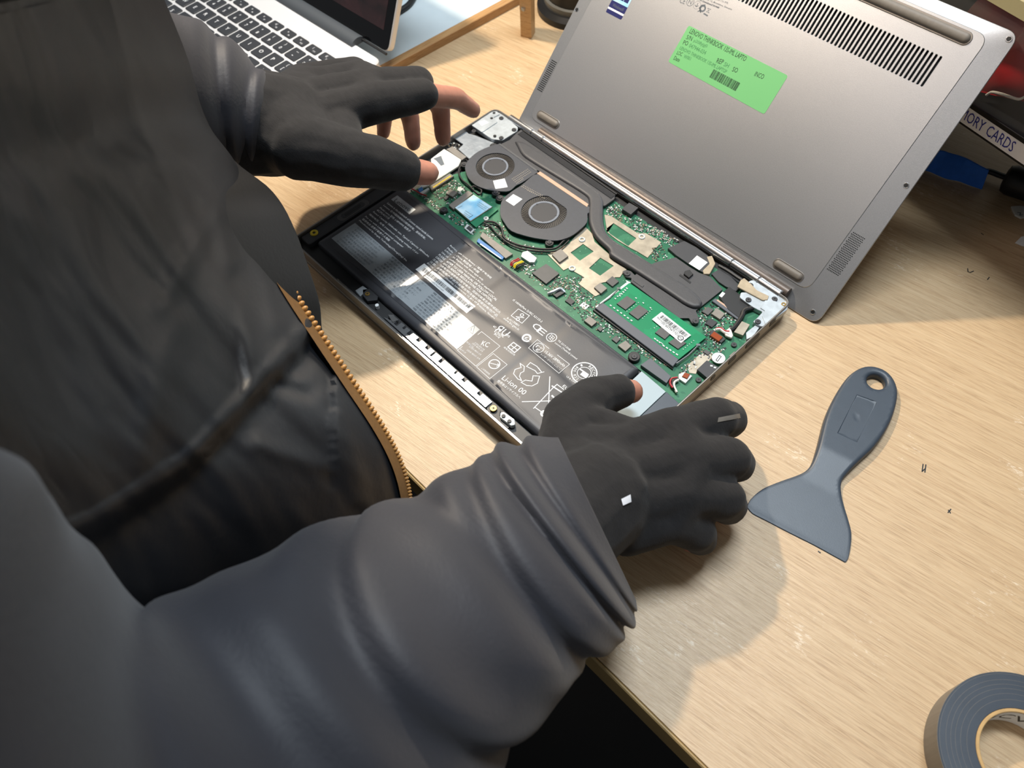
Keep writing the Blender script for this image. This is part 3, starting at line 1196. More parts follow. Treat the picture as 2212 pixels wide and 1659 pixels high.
SDg([(503, 635), (498, 660)], .0004)
wrap(pr, .00018)
pr.build('grey_printing', 'inkg', bat, smooth=0)

# ---- big dark cooling parts
b = MB()
duct = ZA((955, 445), (1060, 395), (1130, 325), (1180, 288), (1230, 325)) + ZA((2165, 955), (2150, 1010), (2050, 1080), (1940, 1075), (1880, 1085), (1345, 705))
b.pp(duct, .0106, .0128, r=.0006, ch=.0002)
hs = b.build('heatsink_duct', 'pipe', lap)
b = MB()
a0, a1 = at(*ZA((1180, 318))[0], .0126), at(*ZA((2150, 985))[0], .0126)
dn = (a1 - a0).normalized()
nn = Vector((-dn.y, dn.x, 0))
L0 = (a1 - a0).length
n_ = 150
for i in range(n_):
    c = a0 + dn * (L0 * (i + .5) / n_) - nn * .0012
    b.box((c.x, c.y), L0 / n_ * .5, .0052, .0105, .0134, math.atan2(dn.y, dn.x))
b.build('cooling_fins', 'dark', hs, kind='stuff')
b = MB()
c = (a0 + a1) / 2 + nn * .0026
b.box((c.x, c.y), L0, .0012, .0105, .0138, math.atan2(dn.y, dn.x))
b.build('foam_seal', 'black', hs)
b = MB()
pl = ZB((662, 668), (690, 655), (735, 665), (770, 700)) + ZB((850, 640), (945, 590), (1125, 545), (1240, 625), (1330, 680), (1422, 712), (1535, 825), (1300, 1010), (1330, 1090), (1300, 1130), (1265, 1115), (1240, 1075), (1155, 1075), (735, 760), (740, 725), (690, 715))
b.pp(pl, .0106, .0120, r=.0006, ch=.00015)
plate = b.build('heatsink_plate', 'pipe', lap)
low = ZA((1115, 405), (1140, 450), (1180, 525), (1260, 595), (1560, 780), (1840, 955), (1885, 1030), (1882, 1150), (1895, 1270), (1960, 1400), (2090, 1525)) + ZB((560, 525), (720, 625), (860, 715), (1000, 805), (1120, 885), (1210, 945), (1285, 975), (1345, 970))
upp = ZB((1358, 930), (1330, 885), (1260, 820), (1150, 745), (1010, 655), (860, 560), (720, 475), (605, 405), (530, 335), (498, 240)) + ZA((2035, 1110), (2030, 1010), (1950, 905), (1600, 660), (1280, 445), (1170, 402))
lp, up_ = XY(low, .0145), XY(upp, .0145)
def smooth2(l, n=4):
    return [(p.x, p.y) for p in catmull([(x, y, 0) for x, y in l], n)]
loop = smooth2(lp) + smooth2(up_)
def ptop(x, y, d):
    e = min(d / .0022, 1)
    return .0146 - .0019 * (1 - math.sqrt(max(0, 1 - (1 - e) ** 2)))
b = MB()
surf(b, loop, .0116, ptop, .0016, (), (), [.0004, .0011, .0022])
b.build('heat_pipe', 'pipe', lap, smooth=60)
# screws on ears
def screw(c, z, r=.0021, par=None, m='dark', head=.0008):
    q = MB()
    q.cyl((c.x, c.y), r, z, z + head, 20, ch=.0002)
    s = q.build('screw', m, par)
    q = MB()
    q.box((c.x, c.y), r * .95, r * .24, z + head, z + head + .00006, 0.6)
    q.box((c.x, c.y), r * .24, r * .95, z + head, z + head + .00006, 0.6)
    q.build('cross_recess', 'black', s)
    return s
def pscrew(pt, z, r=.0021, m='dark', par=lap):
    return screw(at(*pt, z + .0008), z, r, par, m)
for p_ in ZB((703, 684), (1300, 1098)):
    pscrew(p_, .0120, .0023)
b = MB()
b.pp(ZB((1205, 665), (1245, 652), (1278, 690), (1240, 725), (1195, 690)), .0120, .0135, ch=.0003)
b.pp(ZB((1165, 690), (1260, 760), (1250, 772), (1155, 702)), .0120, .0123)
b.build('plate_clip', 'black', plate)
b = MB()
b.pp(ZB((765, 730), (850, 790), (835, 805), (750, 745)), .0120, .0124)
b.build('raised_tab', 'pipe', plate)

# ---- fans
def arc(c, r0, a0, a1, n):
    return [(c[0] + r0 * math.cos(math.radians(a0 + (a1 - a0) * i / n)), c[1] + r0 * math.sin(math.radians(a0 + (a1 - a0) * i / n))) for i in range(n + 1)]
def fan(outl, hub, rh, flat, ears, name_z, sticker, holes_rows):
    z = .0139
    c = at(*ZA(hub)[0], z)
    ring = [(c.x + rh * math.cos(2 * PI * i / 48), c.y + rh * math.sin(2 * PI * i / 48)) for i in range(48)]
    if flat:                                   # one flattened side of the intake
        ring = [(x, min(y, c.y + flat)) for x, y in ring]
    q = MB()
    l = [(p.x, p.y) for p in catmull([(x, y, 0) for x, y in XY(ZA(*outl), z)], 3)]
    q.poly(l, .0130, z, [ring], ch=.00012)
    f = q.build('fan', 'fan', lap)
    q = MB()
    cen = Vector((sum(x for x, y in l) / len(l), sum(y for x, y in l) / len(l)))
    ins = [tuple(cen + (Vector(p) - cen) * .955) for p in l]
    q.poly(ins, .0100, .0130)
    q.build('fan_body', 'black', f)
    q = MB()
    v, fc = [], []
    n = 54
    for i in range(n):
        a = 2 * PI * i / n
        rr = [rh * .68, rh * .85, rh * .97]
        sw = [0, .16, .26]
        for h in (0, 1):
            for r_, s_ in zip(rr, sw):
                v.append((c.x + r_ * math.cos(a - s_), c.y + r_ * math.sin(a - s_), .0130 + .0005 * h))
        k = i * 6
        fc += [(k, k + 1, k + 4, k + 3), (k + 1, k + 2, k + 5, k + 4)]
        # blade top with some width
        b0 = len(v) if False else None
    q.raw(v, fc)
    for i in range(n):
        a = 2 * PI * i / n
        w = .028
        pts = []
        for r_, s_ in zip([rh * .66, rh * .83, rh * .97], [0, .16, .26]):
            pts.append((c.x + r_ * math.cos(a - s_), c.y + r_ * math.sin(a - s_), .01352))
        for r_, s_ in zip([rh * .97, rh * .83, rh * .66], [.26, .16, 0]):
            pts.append((c.x + r_ * math.cos(a - s_ + w), c.y + r_ * math.sin(a - s_ + w), .01352))
        q.raw(pts, [(0, 1, 4, 5), (1, 2, 3, 4)])
    q.build('fan_blades', 'blade', f, kind='stuff')
    q = MB()
    q.cyl((c.x, c.y), rh * .68, .0131, .0138, 40, ch=.0002, hole=rh * .575)
    q.build('hub_ring', 'hubring', f)
    q = MB()
    q.cyl((c.x, c.y), rh * .575, .0131, .0136, 40, ch=.0001)
    for i in range(5):
        a = i * 1.256 + .4
        q.cyl((c.x + rh * .56 * math.cos(a), c.y + rh * .56 * math.sin(a)), rh * .045, .0136, .0138, 8)
    q.build('hub_cap', 'dark', f)
    for e in ears:
        pe = at(*ZA(e)[0], .0132)
        q = MB()
        q.cyl((pe.x, pe.y), .0034, .0098, .0130, 18, ch=.0003)
        q.build('mounting_ear', 'black', f)
        screw(pe, .0129, .0019, f)
    q = MB()
    q.pp(ZA(*sticker), z, z + .00008, r=.0003, n=2)
    q.build('fan_sticker', 'sticker', f)
    q = MB()
    for (xa, ya, xb, yb, n) in holes_rows:
        for i in range(n):
            p = at(*ZA((xa + (xb - xa) * i / (n - 1), ya + (yb - ya) * i / (n - 1)))[0], z)
            disc(q, (p.x, p.y), .00035, z + .00003, 6)
    q.build('dimple_marks', 'nickel', f, kind='stuff')
    return f
f1 = fan([(958, 432), (1345, 712), (1300, 765), (1180, 845), (1130, 868), (1060, 925), (960, 928), (850, 915), (720, 870), (640, 800), (608, 730), (600, 665), (645, 590), (720, 525), (790, 488), (870, 455)],
         (912, 668), .0158, None, [(897, 452), (590, 645), (920, 940)], 0, [(890, 820), (1010, 795), (1042, 885), (915, 905)],
         [(1090, 800, 1250, 700, 12), (1105, 815, 1265, 715, 12), (1120, 830, 1280, 730, 12), (1135, 845, 1200, 800, 6)])
f2 = fan([(1345, 735), (1885, 1085), (1872, 1160), (1866, 1250), (1790, 1330), (1690, 1400), (1560, 1440), (1430, 1430), (1260, 1400), (1080, 1340), (1005, 1250), (965, 1170), (970, 1060), (1010, 990), (1100, 920), (1190, 860), (1290, 775)],
         (1418, 1143), .0178, .0148, [(960, 995), (1475, 1460), (1795, 1250)], 0, [(1020, 1025), (1100, 958), (1195, 1010), (1105, 1080)],
         [(1190, 880, 1380, 980, 12), (1210, 870, 1400, 970, 12), (1250, 920, 1420, 1000, 10)])
b = MB()
b.pp(ZA((1345, 742), (1380, 722), (1882, 1062), (1866, 1092)), .0128, .0141, ch=.0001)
b.build('copper_strip', 'copper', lap)
b = MB()
b.pp(ZA((950, 440), (962, 430), (1350, 708), (1340, 720)), .0128, .0142)
b.build('silver_lip', 'silver', lap)

# ---- shields and silver plates
def plate_part(name, pts, z0, z1, m, r=0.0, ch=.0, holes=(), par=lap, label=None):
    q = MB()
    l = XY(pts, z1)
    if r:
        l = roundpoly(l, r, 3)
    q.poly(l, z0, z1, [XY(h, z1) for h in holes], ch=ch)
    return q.build(name, m, par, label=label)
win = lambda *p: ZB(*p)
plate_part('shield_plate', ZB((10, 520), (120, 470), (205, 420), (300, 300), (345, 285), (400, 340), (420, 410), (560, 530), (740, 640), (700, 650), (660, 690), (640, 720), (600, 720), (520, 760), (470, 770), (470, 865), (425, 885), (280, 775), (330, 720), (190, 640), (150, 660)),
           ZP, .0104, 'nickel', ch=.0001, holes=[win((320, 430), (410, 495), (292, 575), (212, 505)), win((470, 550), (585, 620), (468, 705), (372, 640))])
plate_part('shield_plate', ZB((505, 175), (560, 185), (800, 340), (865, 335), (1000, 415), (960, 460), (915, 465), (930, 490), (880, 550), (790, 495), (740, 470), (620, 400), (530, 330)),
           ZP, .0104, 'nickel', ch=.0001, holes=[win((585, 250), (782, 380), (712, 447), (560, 345), (520, 300))])
for p_ in ZB((310, 390), (225, 640), (830, 365)):
    c = at(*p_, .011)
    q = MB()
    q.cyl((c.x, c.y), .0026, ZP, .0112, 20, ch=.0003, hole=.0013)
    q.build('standoff', 'smdw', lap)
# crinkled foils and ribbon at the left
plate_part('foil_shield', ZA((488, 378), (590, 292), (640, 330), (700, 345), (900, 425), (860, 470), (640, 590), (530, 490), (580, 440)), ZP, .0112, 'foil', ch=.0002)
plate_part('white_ribbon', ZA((245, 590), (380, 488), (430, 515), (560, 600), (530, 665), (430, 730), (225, 865), (100, 905), (210, 800), (250, 700)), .0104, .0122, 'foil' if False else 'paper', ch=.0003)
plate_part('ribbon_print', ZA((270, 590), (350, 560), (385, 650), (350, 665), (300, 610)), .0122, .01225, 'inkg')
plate_part('ribbon_socket', ZA((405, 490), (470, 462), (615, 570), (565, 605)), ZP, .0124, 'inductor', ch=.0002)
plate_part('ribbon_socket', ZA((222, 882), (440, 742), (482, 770), (252, 918)), ZP, .0122, 'inductor', ch=.0002)
plate_part('contact_strip', ZA((262, 885), (445, 765), (455, 772), (272, 893)), .0122, .01235, 'yellow')
plate_part('blue_tab', ZA((110, 905), (150, 880), (165, 915), (125, 935)), .0110, .0125, 'blue')
plate_part('cable_connector', ZA((120, 945), (215, 890), (230, 905), (150, 965)), ZP, .0120, 'smdw', ch=.0002)

# ---- hinge brackets
zb = .0138
br = plate_part('hinge_bracket', ZA((668, 245), (880, 98), (930, 88), (1005, 140), (1150, 265), (1140, 305), (990, 398), (880, 388), (780, 320)), .0100, zb, 'zinc', r=.0012, ch=.0002)
plate_part('bracket_step', ZA((668, 243), (880, 98), (928, 95), (960, 130), (895, 160), (935, 210), (775, 315)), zb, zb + .0007, 'zinc', r=.0005, ch=.0001, par=br)
plate_part('paper_tag', ZA((738, 215), (800, 190), (845, 215), (775, 248)), zb + .0007, zb + .0008, 'sticker', par=br)
for p_ in ZA((975, 165), (1108, 285), (975, 370), (690, 300)):
    pscrew(p_, zb if p_[0] > 1030 else .012, .0020)
q = MB()
for p_ in ZA((900, 115), (875, 170), (908, 352)):
    c = at(*p_, zb + .0008)
    q.cyl((c.x, c.y), .0013, zb + .0006, zb + .0009, 14)
q.build('bracket_hole', 'black', br)
br2 = plate_part('hinge_bracket', ZB((1738, 765), (1790, 742), (2030, 878), (2105, 935), (2095, 1000), (1905, 1140), (1870, 1150), (1795, 1105), (1830, 1075), (1880, 1020), (1845, 1005), (1790, 975), (1680, 895), (1690, 850), (1770, 850)), .0100, zb, 'zinc', r=.0012, ch=.0002)
plate_part('bracket_step', ZB((1905, 915), (1950, 900), (2085, 985), (1905, 1130), (1875, 1060), (1900, 1010), (1860, 985)), zb, zb + .0006, 'zinc', r=.0005, ch=.0001, par=br2)
for p_ in ZB((1775, 785), (1758, 912), (1985, 905), (1840, 1102)):
    pscrew(p_, zb, .0021)
q = MB()
c = at(*ZB((2062, 955))[0], zb)
q.cyl((c.x, c.y), .0017, zb, zb + .0004, 16, ch=.0001, hole=.0008)
q.build('brass_insert', 'brass', br2)
plate_part('tan_tape', ZB((1690, 742), (1720, 725), (1780, 775), (1830, 830), (1935, 880), (1925, 915), (1880, 918), (1660, 800)), zb, zb + .0011, 'tape', r=.0006, ch=.0003)

# ---- black tape flap, ribbons near the hinge
fl = plate_part('shield_flap', ZB((1055, 465), (1200, 402), (1300, 455), (1405, 530), (1460, 595), (1385, 690), (1330, 660), (1240, 605), (1130, 530)), .0104, .0124, 'dark', r=.0005, ch=.0002)
plate_part('white_label', ZB((1310, 530), (1402, 590), (1330, 658), (1238, 600)), .0124, .0125, 'sticker', par=fl)
plate_part('tape_residue', ZB((1395, 540), (1440, 530), (1470, 600), (1420, 690), (1370, 690), (1360, 660), (1420, 600)), .0104, .0128, 'tape', r=.0006, ch=.0003)
plate_part('flat_cable', ZB((1435, 688), (1500, 650), (1600, 710), (1690, 800), (1650, 840), (1560, 800), (1500, 760)), .0102, .0116, 'dark', r=.0004, ch=.0001)
rb = plate_part('flat_cable', ZB((1500, 885), (1590, 800), (1700, 880), (1790, 965), (1690, 1085), (1580, 1000)), .0102, .0120, 'black', r=.0004, ch=.0002)
plate_part('ribbon_socket', ZB((1440, 925), (1470, 900), (1705, 1065), (1670, 1090)), ZP, .0118, 'slot', ch=.0002)
plate_part('contact_strip', ZB((1478, 920), (1490, 912), (1620, 1003), (1605, 1012)), .0118, .0119, 'copper')
plate_part('silver_tab', ZB((1500, 880), (1530, 845), (1555, 860), (1525, 895)), .0120, .0122, 'sticker')
q = MB()
q.tube(catmull([at(*p, z) for p, z in zip(ZB((1500, 620), (1580, 665), (1660, 720), (1700, 745)), (.0125, .013, .0132, .0135))], 5), .0014, 8)
q.tube(catmull([at(*p, z) for p, z in zip(ZB((1800, 985), (1720, 1010), (1700, 1060), (1640, 1150), (1600, 1180)), (.012, .0125, .0125, .012, .0118))], 5), .0017, 8)
q.build('hinge_cable', 'cable', lap)

# ---- memory module and its socket
rp_ = ZB((722, 768), (1392, 1238), (1150, 1432), (492, 945))
ram = plate_part('memory_module', rp_, .0114, .0124, 'ram')
for cs in (((702, 880), (778, 932), (690, 1002), (612, 948)), ((808, 958), (888, 1012), (797, 1086), (718, 1028)), ((1000, 1150), (1082, 1208), (1030, 1258), (946, 1200)), ((1128, 1240), (1218, 1290), (1145, 1342), (1062, 1284))):
    plate_part('memory_chip', ZB(*cs), .0124, .0134, 'chip', ch=.0001, par=ram)
plate_part('barcode_sticker', ZB((1002, 1020), (1258, 1222), (1170, 1290), (918, 1085)), .0134, .01352, 'sticker', par=ram)
q = MB()
zz = .01353
A_, B_ = at(*ZB((985, 1068))[0], zz), at(*ZB((1205, 1240))[0], zz)
hv = at(*ZB((1012, 1048))[0], zz) - A_
bars(q, A_, B_, hv, 34, 8)
ptext(q, "P/N L46598-001", ZB((1150, 1228))[0], ZB((998, 1108))[0], zz, h=.0018)
ptext(q, "CT17AL00BC6XCT7PR", ZB((1160, 1213))[0], ZB((965, 1065))[0], zz, h=.0016)
c = at(*ZB((1168, 1248))[0], zz)
disc(q, (c.x, c.y), .0022, zz + .00003, 22, .0016)
ptext(q, "hp", ZB((1180, 1258))[0], ZB((1156, 1240))[0], zz, h=.0022)
q.build('sticker_print', 'ink', ram, smooth=0)
q = MB()
for (xa, ya, xb, yb, n, w) in ((560, 965, 740, 1095, 7, .0012), (640, 880, 700, 815, 5, .0012), (600, 905, 640, 865, 3, .001), (945, 1255, 985, 1285, 3, .0012), (1020, 1315, 1135, 1390, 5, .0013), (700, 1015, 800, 940, 6, .0006), (835, 1075, 915, 1000, 6, .0006), (1000, 1290, 1010, 1300, 2, .0008), (1190, 1345, 1280, 1270, 6, .0006), (940, 1160, 1000, 1120, 4, .0006), (780, 900, 905, 985, 3, .001), (1060, 1215, 1105, 1180, 3, .0006)):
    for i in range(n):
        c = at(*ZB((xa + (xb - xa) * i / (n - 1), ya + (yb - ya) * i / (n - 1)))[0], .0128)
        q.box((c.x, c.y), w * 1.3, w * .75, .0124, .0129)
q.build('solder_joints', 'smdw', ram, kind='stuff')
sk = plate_part('memory_socket', ZB((492, 938), (1152, 1432), (1100, 1495), (425, 985)), ZP, .0130, 'slot', ch=.0003)
plate_part('socket_skirt', ZB((425, 985), (1100, 1495), (1100, 1520), (405, 1005)), ZP, .0112, 'black', ch=.0002)
q = MB()
for aa, bb_ in (((455, 965), (630, 820)), ((1130, 1470), (1320, 1310))):
    pts = [at(*ZB(aa)[0], .0128), at(*ZB(((aa[0] + bb_[0]) / 2 + 8, (aa[1] + bb_[1]) / 2 + 8))[0], .0128), at(*ZB(bb_)[0], .0128)]
    q = MB()
    q.tube(pts, .0006, 6)
    c = pts[2]
    q.box((c.x, c.y), .0026, .0016, .0118, .0136, .7)
    q.build('retaining_clip', 'silver', lap)
plate_part('white_line', ZB((690, 745), (735, 765), (470, 960), (430, 985), (425, 975), (700, 762)), ZP, .00985, 'white')

# ---- board parts you could pick off
CH = [('main_chip', ZD((1190, 40), (1312, 130), (1190, 226), (1060, 125)), .0116, 'chip'),
      ('inductor', ZB((125, 468), (192, 535), (115, 590), (48, 520)), .0122, 'inductor'),
      ('inductor', ZB((470, 765), (530, 815), (475, 860), (415, 805)), .0120, 'inductor'),
      ('inductor', ZB((375, 1055), (442, 1105), (395, 1145), (328, 1095)), .0118, 'inductor'),
      ('inductor', ZB((690, 1268), (740, 1315), (688, 1362), (622, 1310)), .0118, 'inductor'),
      ('inductor', ZB((1480, 985), (1555, 1035), (1510, 1085), (1435, 1035)), .0120, 'inductor'),
      ('power_chip', ZB((575, 708), (632, 755), (575, 800), (518, 755)), .0112, 'chip'),
      ('power_chip', ZB((1405, 975), (1455, 1000), (1405, 1048), (1350, 1015)), .0114, 'chip'),
      ('power_chip', ZB((1425, 1075), (1490, 1110), (1440, 1155), (1380, 1120)), .0111, 'chipd'),
      ('power_chip', ZB((205, 890), (250, 930), (215, 960), (162, 922)), .0110, 'chipd'),
      ('power_chip', ZB((605, 1225), (645, 1255), (610, 1290), (568, 1258)), .0110, 'chip'),
      ('power_chip', ZB((470, 1140), (500, 1165), (470, 1190), (440, 1165)), .0110, 'chip'),
      ('power_chip', ZB((1385, 1345), (1430, 1370), (1405, 1395), (1365, 1370)), .0110, 'chip'),
      ('bare_pad', ZB((325, 932), (378, 968), (338, 1002), (285, 965)), .0101, 'smdw'),
      ('hinge_magnet', ZB((720, 70), (800, 115), (735, 175), (658, 125)), .0138, 'dark'),
      ('small_drive_socket', ZB((905, 1420), (1085, 1580), (1045, 1640), (820, 1480)), .0128, 'slot'),
      ('drive_slot_lip', ZB((835, 1470), (1010, 1600), (1000, 1615), (820, 1485)), .0112, 'zinc'),
      ('audio_jack', ZB((1395, 1440), (1500, 1500), (1405, 1600), (1310, 1520)), .0134, 'dark'),
      ('usb_socket_shell', ZB((1700, 1100), (1770, 1130), (1710, 1225), (1630, 1195)), .0134, 'nickel'),
      ('port_shield', ZB((1735, 1200), (1850, 1110), (1870, 1130), (1800, 1230), (1740, 1260)), .0120, 'zinc'),
      ('side_button', ZB((1590, 1400), (1635, 1360), (1645, 1385), (1605, 1430)), .0125, 'inductor'),
      ('audio_shield', ZB((1230, 1480), (1330, 1390), (1420, 1370), (1450, 1420), (1320, 1520), (1300, 1560), (1240, 1550)), .0101, 'nickel'),
      ('inductor', ZA((445, 905), (525, 935), (470, 985), (400, 950)), .0122, 'inductor'),
      ('power_chip', ZA((410, 970), (435, 985), (400, 1020), (375, 1000)), .0110, 'chipd'),
      ('white_pad', ZA((530, 880), (590, 900), (545, 935), (515, 915)), .0104, 'smdw'),
      ('ffc_blue_ribbon', ZA((740, 1415), (1005, 1610), (985, 1640), (720, 1450)), .0116, 'blue'),
      ('ribbon_socket', ZA((780, 1350), (1095, 1580), (1020, 1625), (755, 1395)), .0120, 'inductor'),
      ('battery_connector', ZA((1195, 1560), (1250, 1545), (1345, 1620), (1320, 1665), (1270, 1665), (1180, 1605)), .0124, 'smdw'),
      ('small_socket', ZA((620, 1265), (700, 1325), (660, 1370), (590, 1310)), .0112, 'smdw'),
      ('round_key_label', [], 0, 'sticker')]
for nm, pts, z1, m in CH:
    if pts:
        plate_part(nm.replace('small_drive_socket', 'drive_socket').replace('ffc_blue_ribbon', 'blue_ribbon'), pts, ZP - .0002, z1, m, r=.0002, ch=.00015)
plate_part('socket_window', ZA((640, 1285), (685, 1320), (655, 1350), (610, 1312)), .0112, .01125, 'chipd')
plate_part('silver_edge', ZA((760, 1470), (975, 1625), (970, 1632), (752, 1478)), .0116, .0119, 'smdw')
c = at(*ZB((1497, 1420))[0], .0128)
q = MB()
q.cyl((c.x, c.y), .0045, .0120, .0128, 32)
rs = q.build('round_sticker', 'sticker', lap)
q = MB()
stroke(q, ZB((1505, 1398), (1520, 1408), (1488, 1450), (1474, 1440)), .0005, .01285, True)
q.build('rectangle_print', 'ink', rs)
# audio jack details, connector pins and wires
q = MB()
for p_ in ZB((1435, 1490), (1465, 1505)):
    c = at(*p_, .0135)
    q.box((c.x, c.y), .0017, .0013, .0133, .0137, .6)
q.build('jack_contact', 'smdw', lap)
am = plate_part('amber_connector', ZB((1458, 1188), (1535, 1238), (1500, 1275), (1425, 1225)), ZP, .0125, 'amber', ch=.0002)
plate_part('connector_shell', ZB((1425, 1180), (1455, 1175), (1560, 1255), (1520, 1290), (1500, 1275), (1420, 1225)), ZP, .0118, 'chipd', ch=.0002)
plate_part('amber_connector', ZB((1205, 1545), (1250, 1560), (1225, 1600), (1180, 1580)), ZP, .0125, 'amber', ch=.0002)
plate_part('connector_shell', ZB((1150, 1560), (1200, 1540), (1270, 1575), (1210, 1640), (1150, 1600)), ZP, .0117, 'smdw', ch=.0002)
q = MB()
for i in range(5):
    c = at(*ZB((1432 + 20 * i, 1245 + 14 * i))[0], .0104)
    q.box((c.x, c.y), .0006, .0022, ZP, .0106, .2)
q.build('connector_pins', 'smdw', lap, kind='stuff')
plate_part('wire_wrap', ZB((1545, 1190), (1600, 1150), (1625, 1225), (1610, 1245), (1560, 1225)), .0112, .0130, 'paper', r=.0006, ch=.0004)
def wire(name, pts, z, r, m, zoom=ZB):
    q = MB()
    zs = z if isinstance(z, (list, tuple)) else [z] * len(pts)
    q.tube(catmull([at(*p, zz_) for p, zz_ in zip(zoom(*pts), zs)], 6), r, 6)
    return q.build(name, m, lap)
wire('wire', [(1475, 1165), (1515, 1160), (1550, 1185), (1590, 1190)], .0128, .0007, 'red')
wire('wire', [(1470, 1175), (1510, 1172), (1545, 1197), (1585, 1215)], .0126, .0009, 'paper')
wire('wire', [(1140, 1590), (1090, 1600), (1075, 1640), (1100, 1680)], .0122, .0007, 'red')
wire('wire', [(1150, 1600), (1105, 1615), (1095, 1650), (1120, 1700)], .0122, .0007, 'cable')
wire('wire', [(1150, 1610), (1115, 1630), (1110, 1665), (1135, 1720)], .0122, .0009, 'paper')
zz_ = .0124
for i, (m, dx) in enumerate((('red', 0), ('red', 14), ('yellow', 34), ('yellow', 46), ('cable', 60), ('cable', 74))):
    wire('wire', [(1195 - 40 + dx * 1.1, 1600 + dx * .8 + 25), (1130 + dx * 1.1, 1640 + dx * .7), (1085 + dx, 1660 + dx * .7), (1070 + dx, 1700 + dx * .6)], [.0122, .0130, .0130, .0115], .00055, m, ZA)
wire('antenna_wire', [(560, 650), (535, 720), (560, 800), (640, 870), (690, 920), (740, 960), (765, 950), (765, 915), (700, 880), (660, 890)], .0120, .0008, 'cable', ZA)
wire('antenna_wire', [(800, 1245), (900, 1250), (975, 1310), (1000, 1400), (1060, 1450), (1200, 1500), (1400, 1530), (1540, 1520), (1620, 1450), (1690, 1400)], .0122, .0009, 'cable', ZA)
wire('antenna_wire', [(790, 1255), (860, 1290), (930, 1370), (1050, 1470), (1200, 1530), (1420, 1555), (1560, 1540), (1680, 1440)], .0120, .0007, 'cable', ZA)
wire('wire', [(30, 860), (45, 900), (90, 925), (140, 955), (200, 975)], .0126, .0006, 'red', ZA)
wire('flex_cable', [(15, 862), (60, 845), (120, 820), (160, 850)], [.0112, .0125, .0125, .0112], .0012, 'zinc', ZB)
plate_part('flex_connector', ZB((60, 870), (130, 810), (165, 850), (90, 895)), ZP, .0116, 'chipd', ch=.0002)

# ---- wireless card
wc = plate_part('wireless_card', ZA((485, 1110), (690, 930), (945, 1115), (715, 1305)), .0106, .0114, 'pcb2')
plate_part('card_shield', ZA((487, 1098), (688, 962), (885, 1090), (655, 1242)), .0114, .0124, 'nickel', ch=.0001, par=wc)
plate_part('card_label', ZA((495, 1098), (688, 968), (878, 1090), (656, 1234)), .0124, .01246, 'sky', par=wc)
q = MB()
for a, c_ in (((520, 1105), (570, 1080)), ((600, 1130), (680, 1180)), ((590, 1150), (660, 1195)), ((580, 1165), (645, 1205)), ((740, 1040), (850, 1110)), ((725, 1055), (840, 1125)), ((720, 1070), (810, 1130)), ((640, 1205), (680, 1180))):
    ptext(q, "WIRELESS 802.11"[:10], ZA(a)[0], ZA(c_)[0], .01248, h=.0008)
q.build('label_print', 'inkg', wc, smooth=0)
plate_part('card_socket', ZA((428, 1070), (632, 920), (682, 950), (480, 1115)), ZP, .0124, 'inductor', ch=.0002)
pscrew(ZA((817, 1208))[0], .0114, .0021, 'smdw')
# further screws on the board
for p_ in ZB((765, 1405), (1325, 1608), (1632, 1302)):
    pscrew(p_, .0104 if p_[0] > 1400 else .0128, .0020)
for p_ in ZA((375, 1120),):
    pscrew(p_, .0120, .0021)
q = MB()
c = at(*ZA((375, 1120))[0], .012)
q.cyl((c.x, c.y), .0034, .0095, .0120, 18, ch=.0003)
q.build('battery_ear', 'black', lap)
q = MB()
c = at(*ZB((765, 1405))[0], .0128)
q.cyl((c.x, c.y), .0042, .0095, .0128, 18, ch=.0004)
q.build('battery_ear', 'black', lap)

# ---- small surface-mounted parts, too many to count
zones = [ZD((930, 70), (1060, 30), (1200, 240), (1330, 420), (1250, 330), (1000, 140)),
         ZB((100, 700), (330, 720), (420, 900), (470, 960), (400, 1000), (160, 900), (20, 800)),
         ZB((190, 930), (400, 1010), (1100, 1520), (880, 1420), (760, 1350), (350, 1130)),
         ZB((520, 120), (620, 110), (1200, 420), (1050, 470), (1000, 410), (880, 340), (800, 330), (560, 180)),
         ZB((880, 470), (1000, 420), (1060, 560), (940, 590)),
         ZB((1310, 1020), (1440, 930), (1680, 1090), (1560, 1180), (1480, 1180), (1430, 1230), (1380, 1230)),
         ZB((1400, 1250), (1500, 1290), (1560, 1340), (1420, 1450), (1280, 1400)),
         ZA((240, 930), (440, 780), (640, 920), (420, 1070), (380, 1040), (300, 1000)),
         ZA((180, 960), (330, 1060), (720, 1330), (700, 1390), (560, 1310), (150, 1010)),
         ZA((700, 1300), (960, 1230), (1100, 1460), (1560, 1560), (1540, 1600), (1250, 1560), (1000, 1480), (760, 1360)),
         ZA((430, 420), (560, 440), (500, 500), (420, 470)),
         ZB((1120, 1540), (1300, 1420), (1330, 1500), (1180, 1560)),
         ZA((2060, 1100), (2212, 1050), (2212, 1250), (2060, 1250))]
packs = {'smdw': MB(), 'smdt': MB(), 'smdd': MB()}
rnd = random.Random(11)
for zi, zpts in enumerate(zones):
    l = [Vector(p) for p in XY(zpts, ZP)]
    xs = [p.x for p in l]
    ys = [p.y for p in l]
    ar = (max(xs) - min(xs)) * (max(ys) - min(ys))
    n = int(ar * 1e6 * 0.42)
    for i in range(n):
        p = Vector((rnd.uniform(min(xs), max(xs)), rnd.uniform(min(ys), max(ys))))
        cin = False
        for j in range(len(l)):
            a, c = l[j], l[j - 1]
            if (a.y > p.y) != (c.y > p.y) and p.x < (c.x - a.x) * (p.y - a.y) / (c.y - a.y) + a.x:
                cin = not cin
        if not cin:
            continue
        m = rnd.choice(('smdw', 'smdt', 'smdd', 'smdd'))
        s = rnd.uniform(.4, .85) * mm
        o_ = rnd.choice((1, 0))
        packs[m].box((p.x, p.y), s * (1.9 if o_ else 1), s * (1 if o_ else 1.9), ZP - .0001, ZP + rnd.uniform(.0002, .0006))
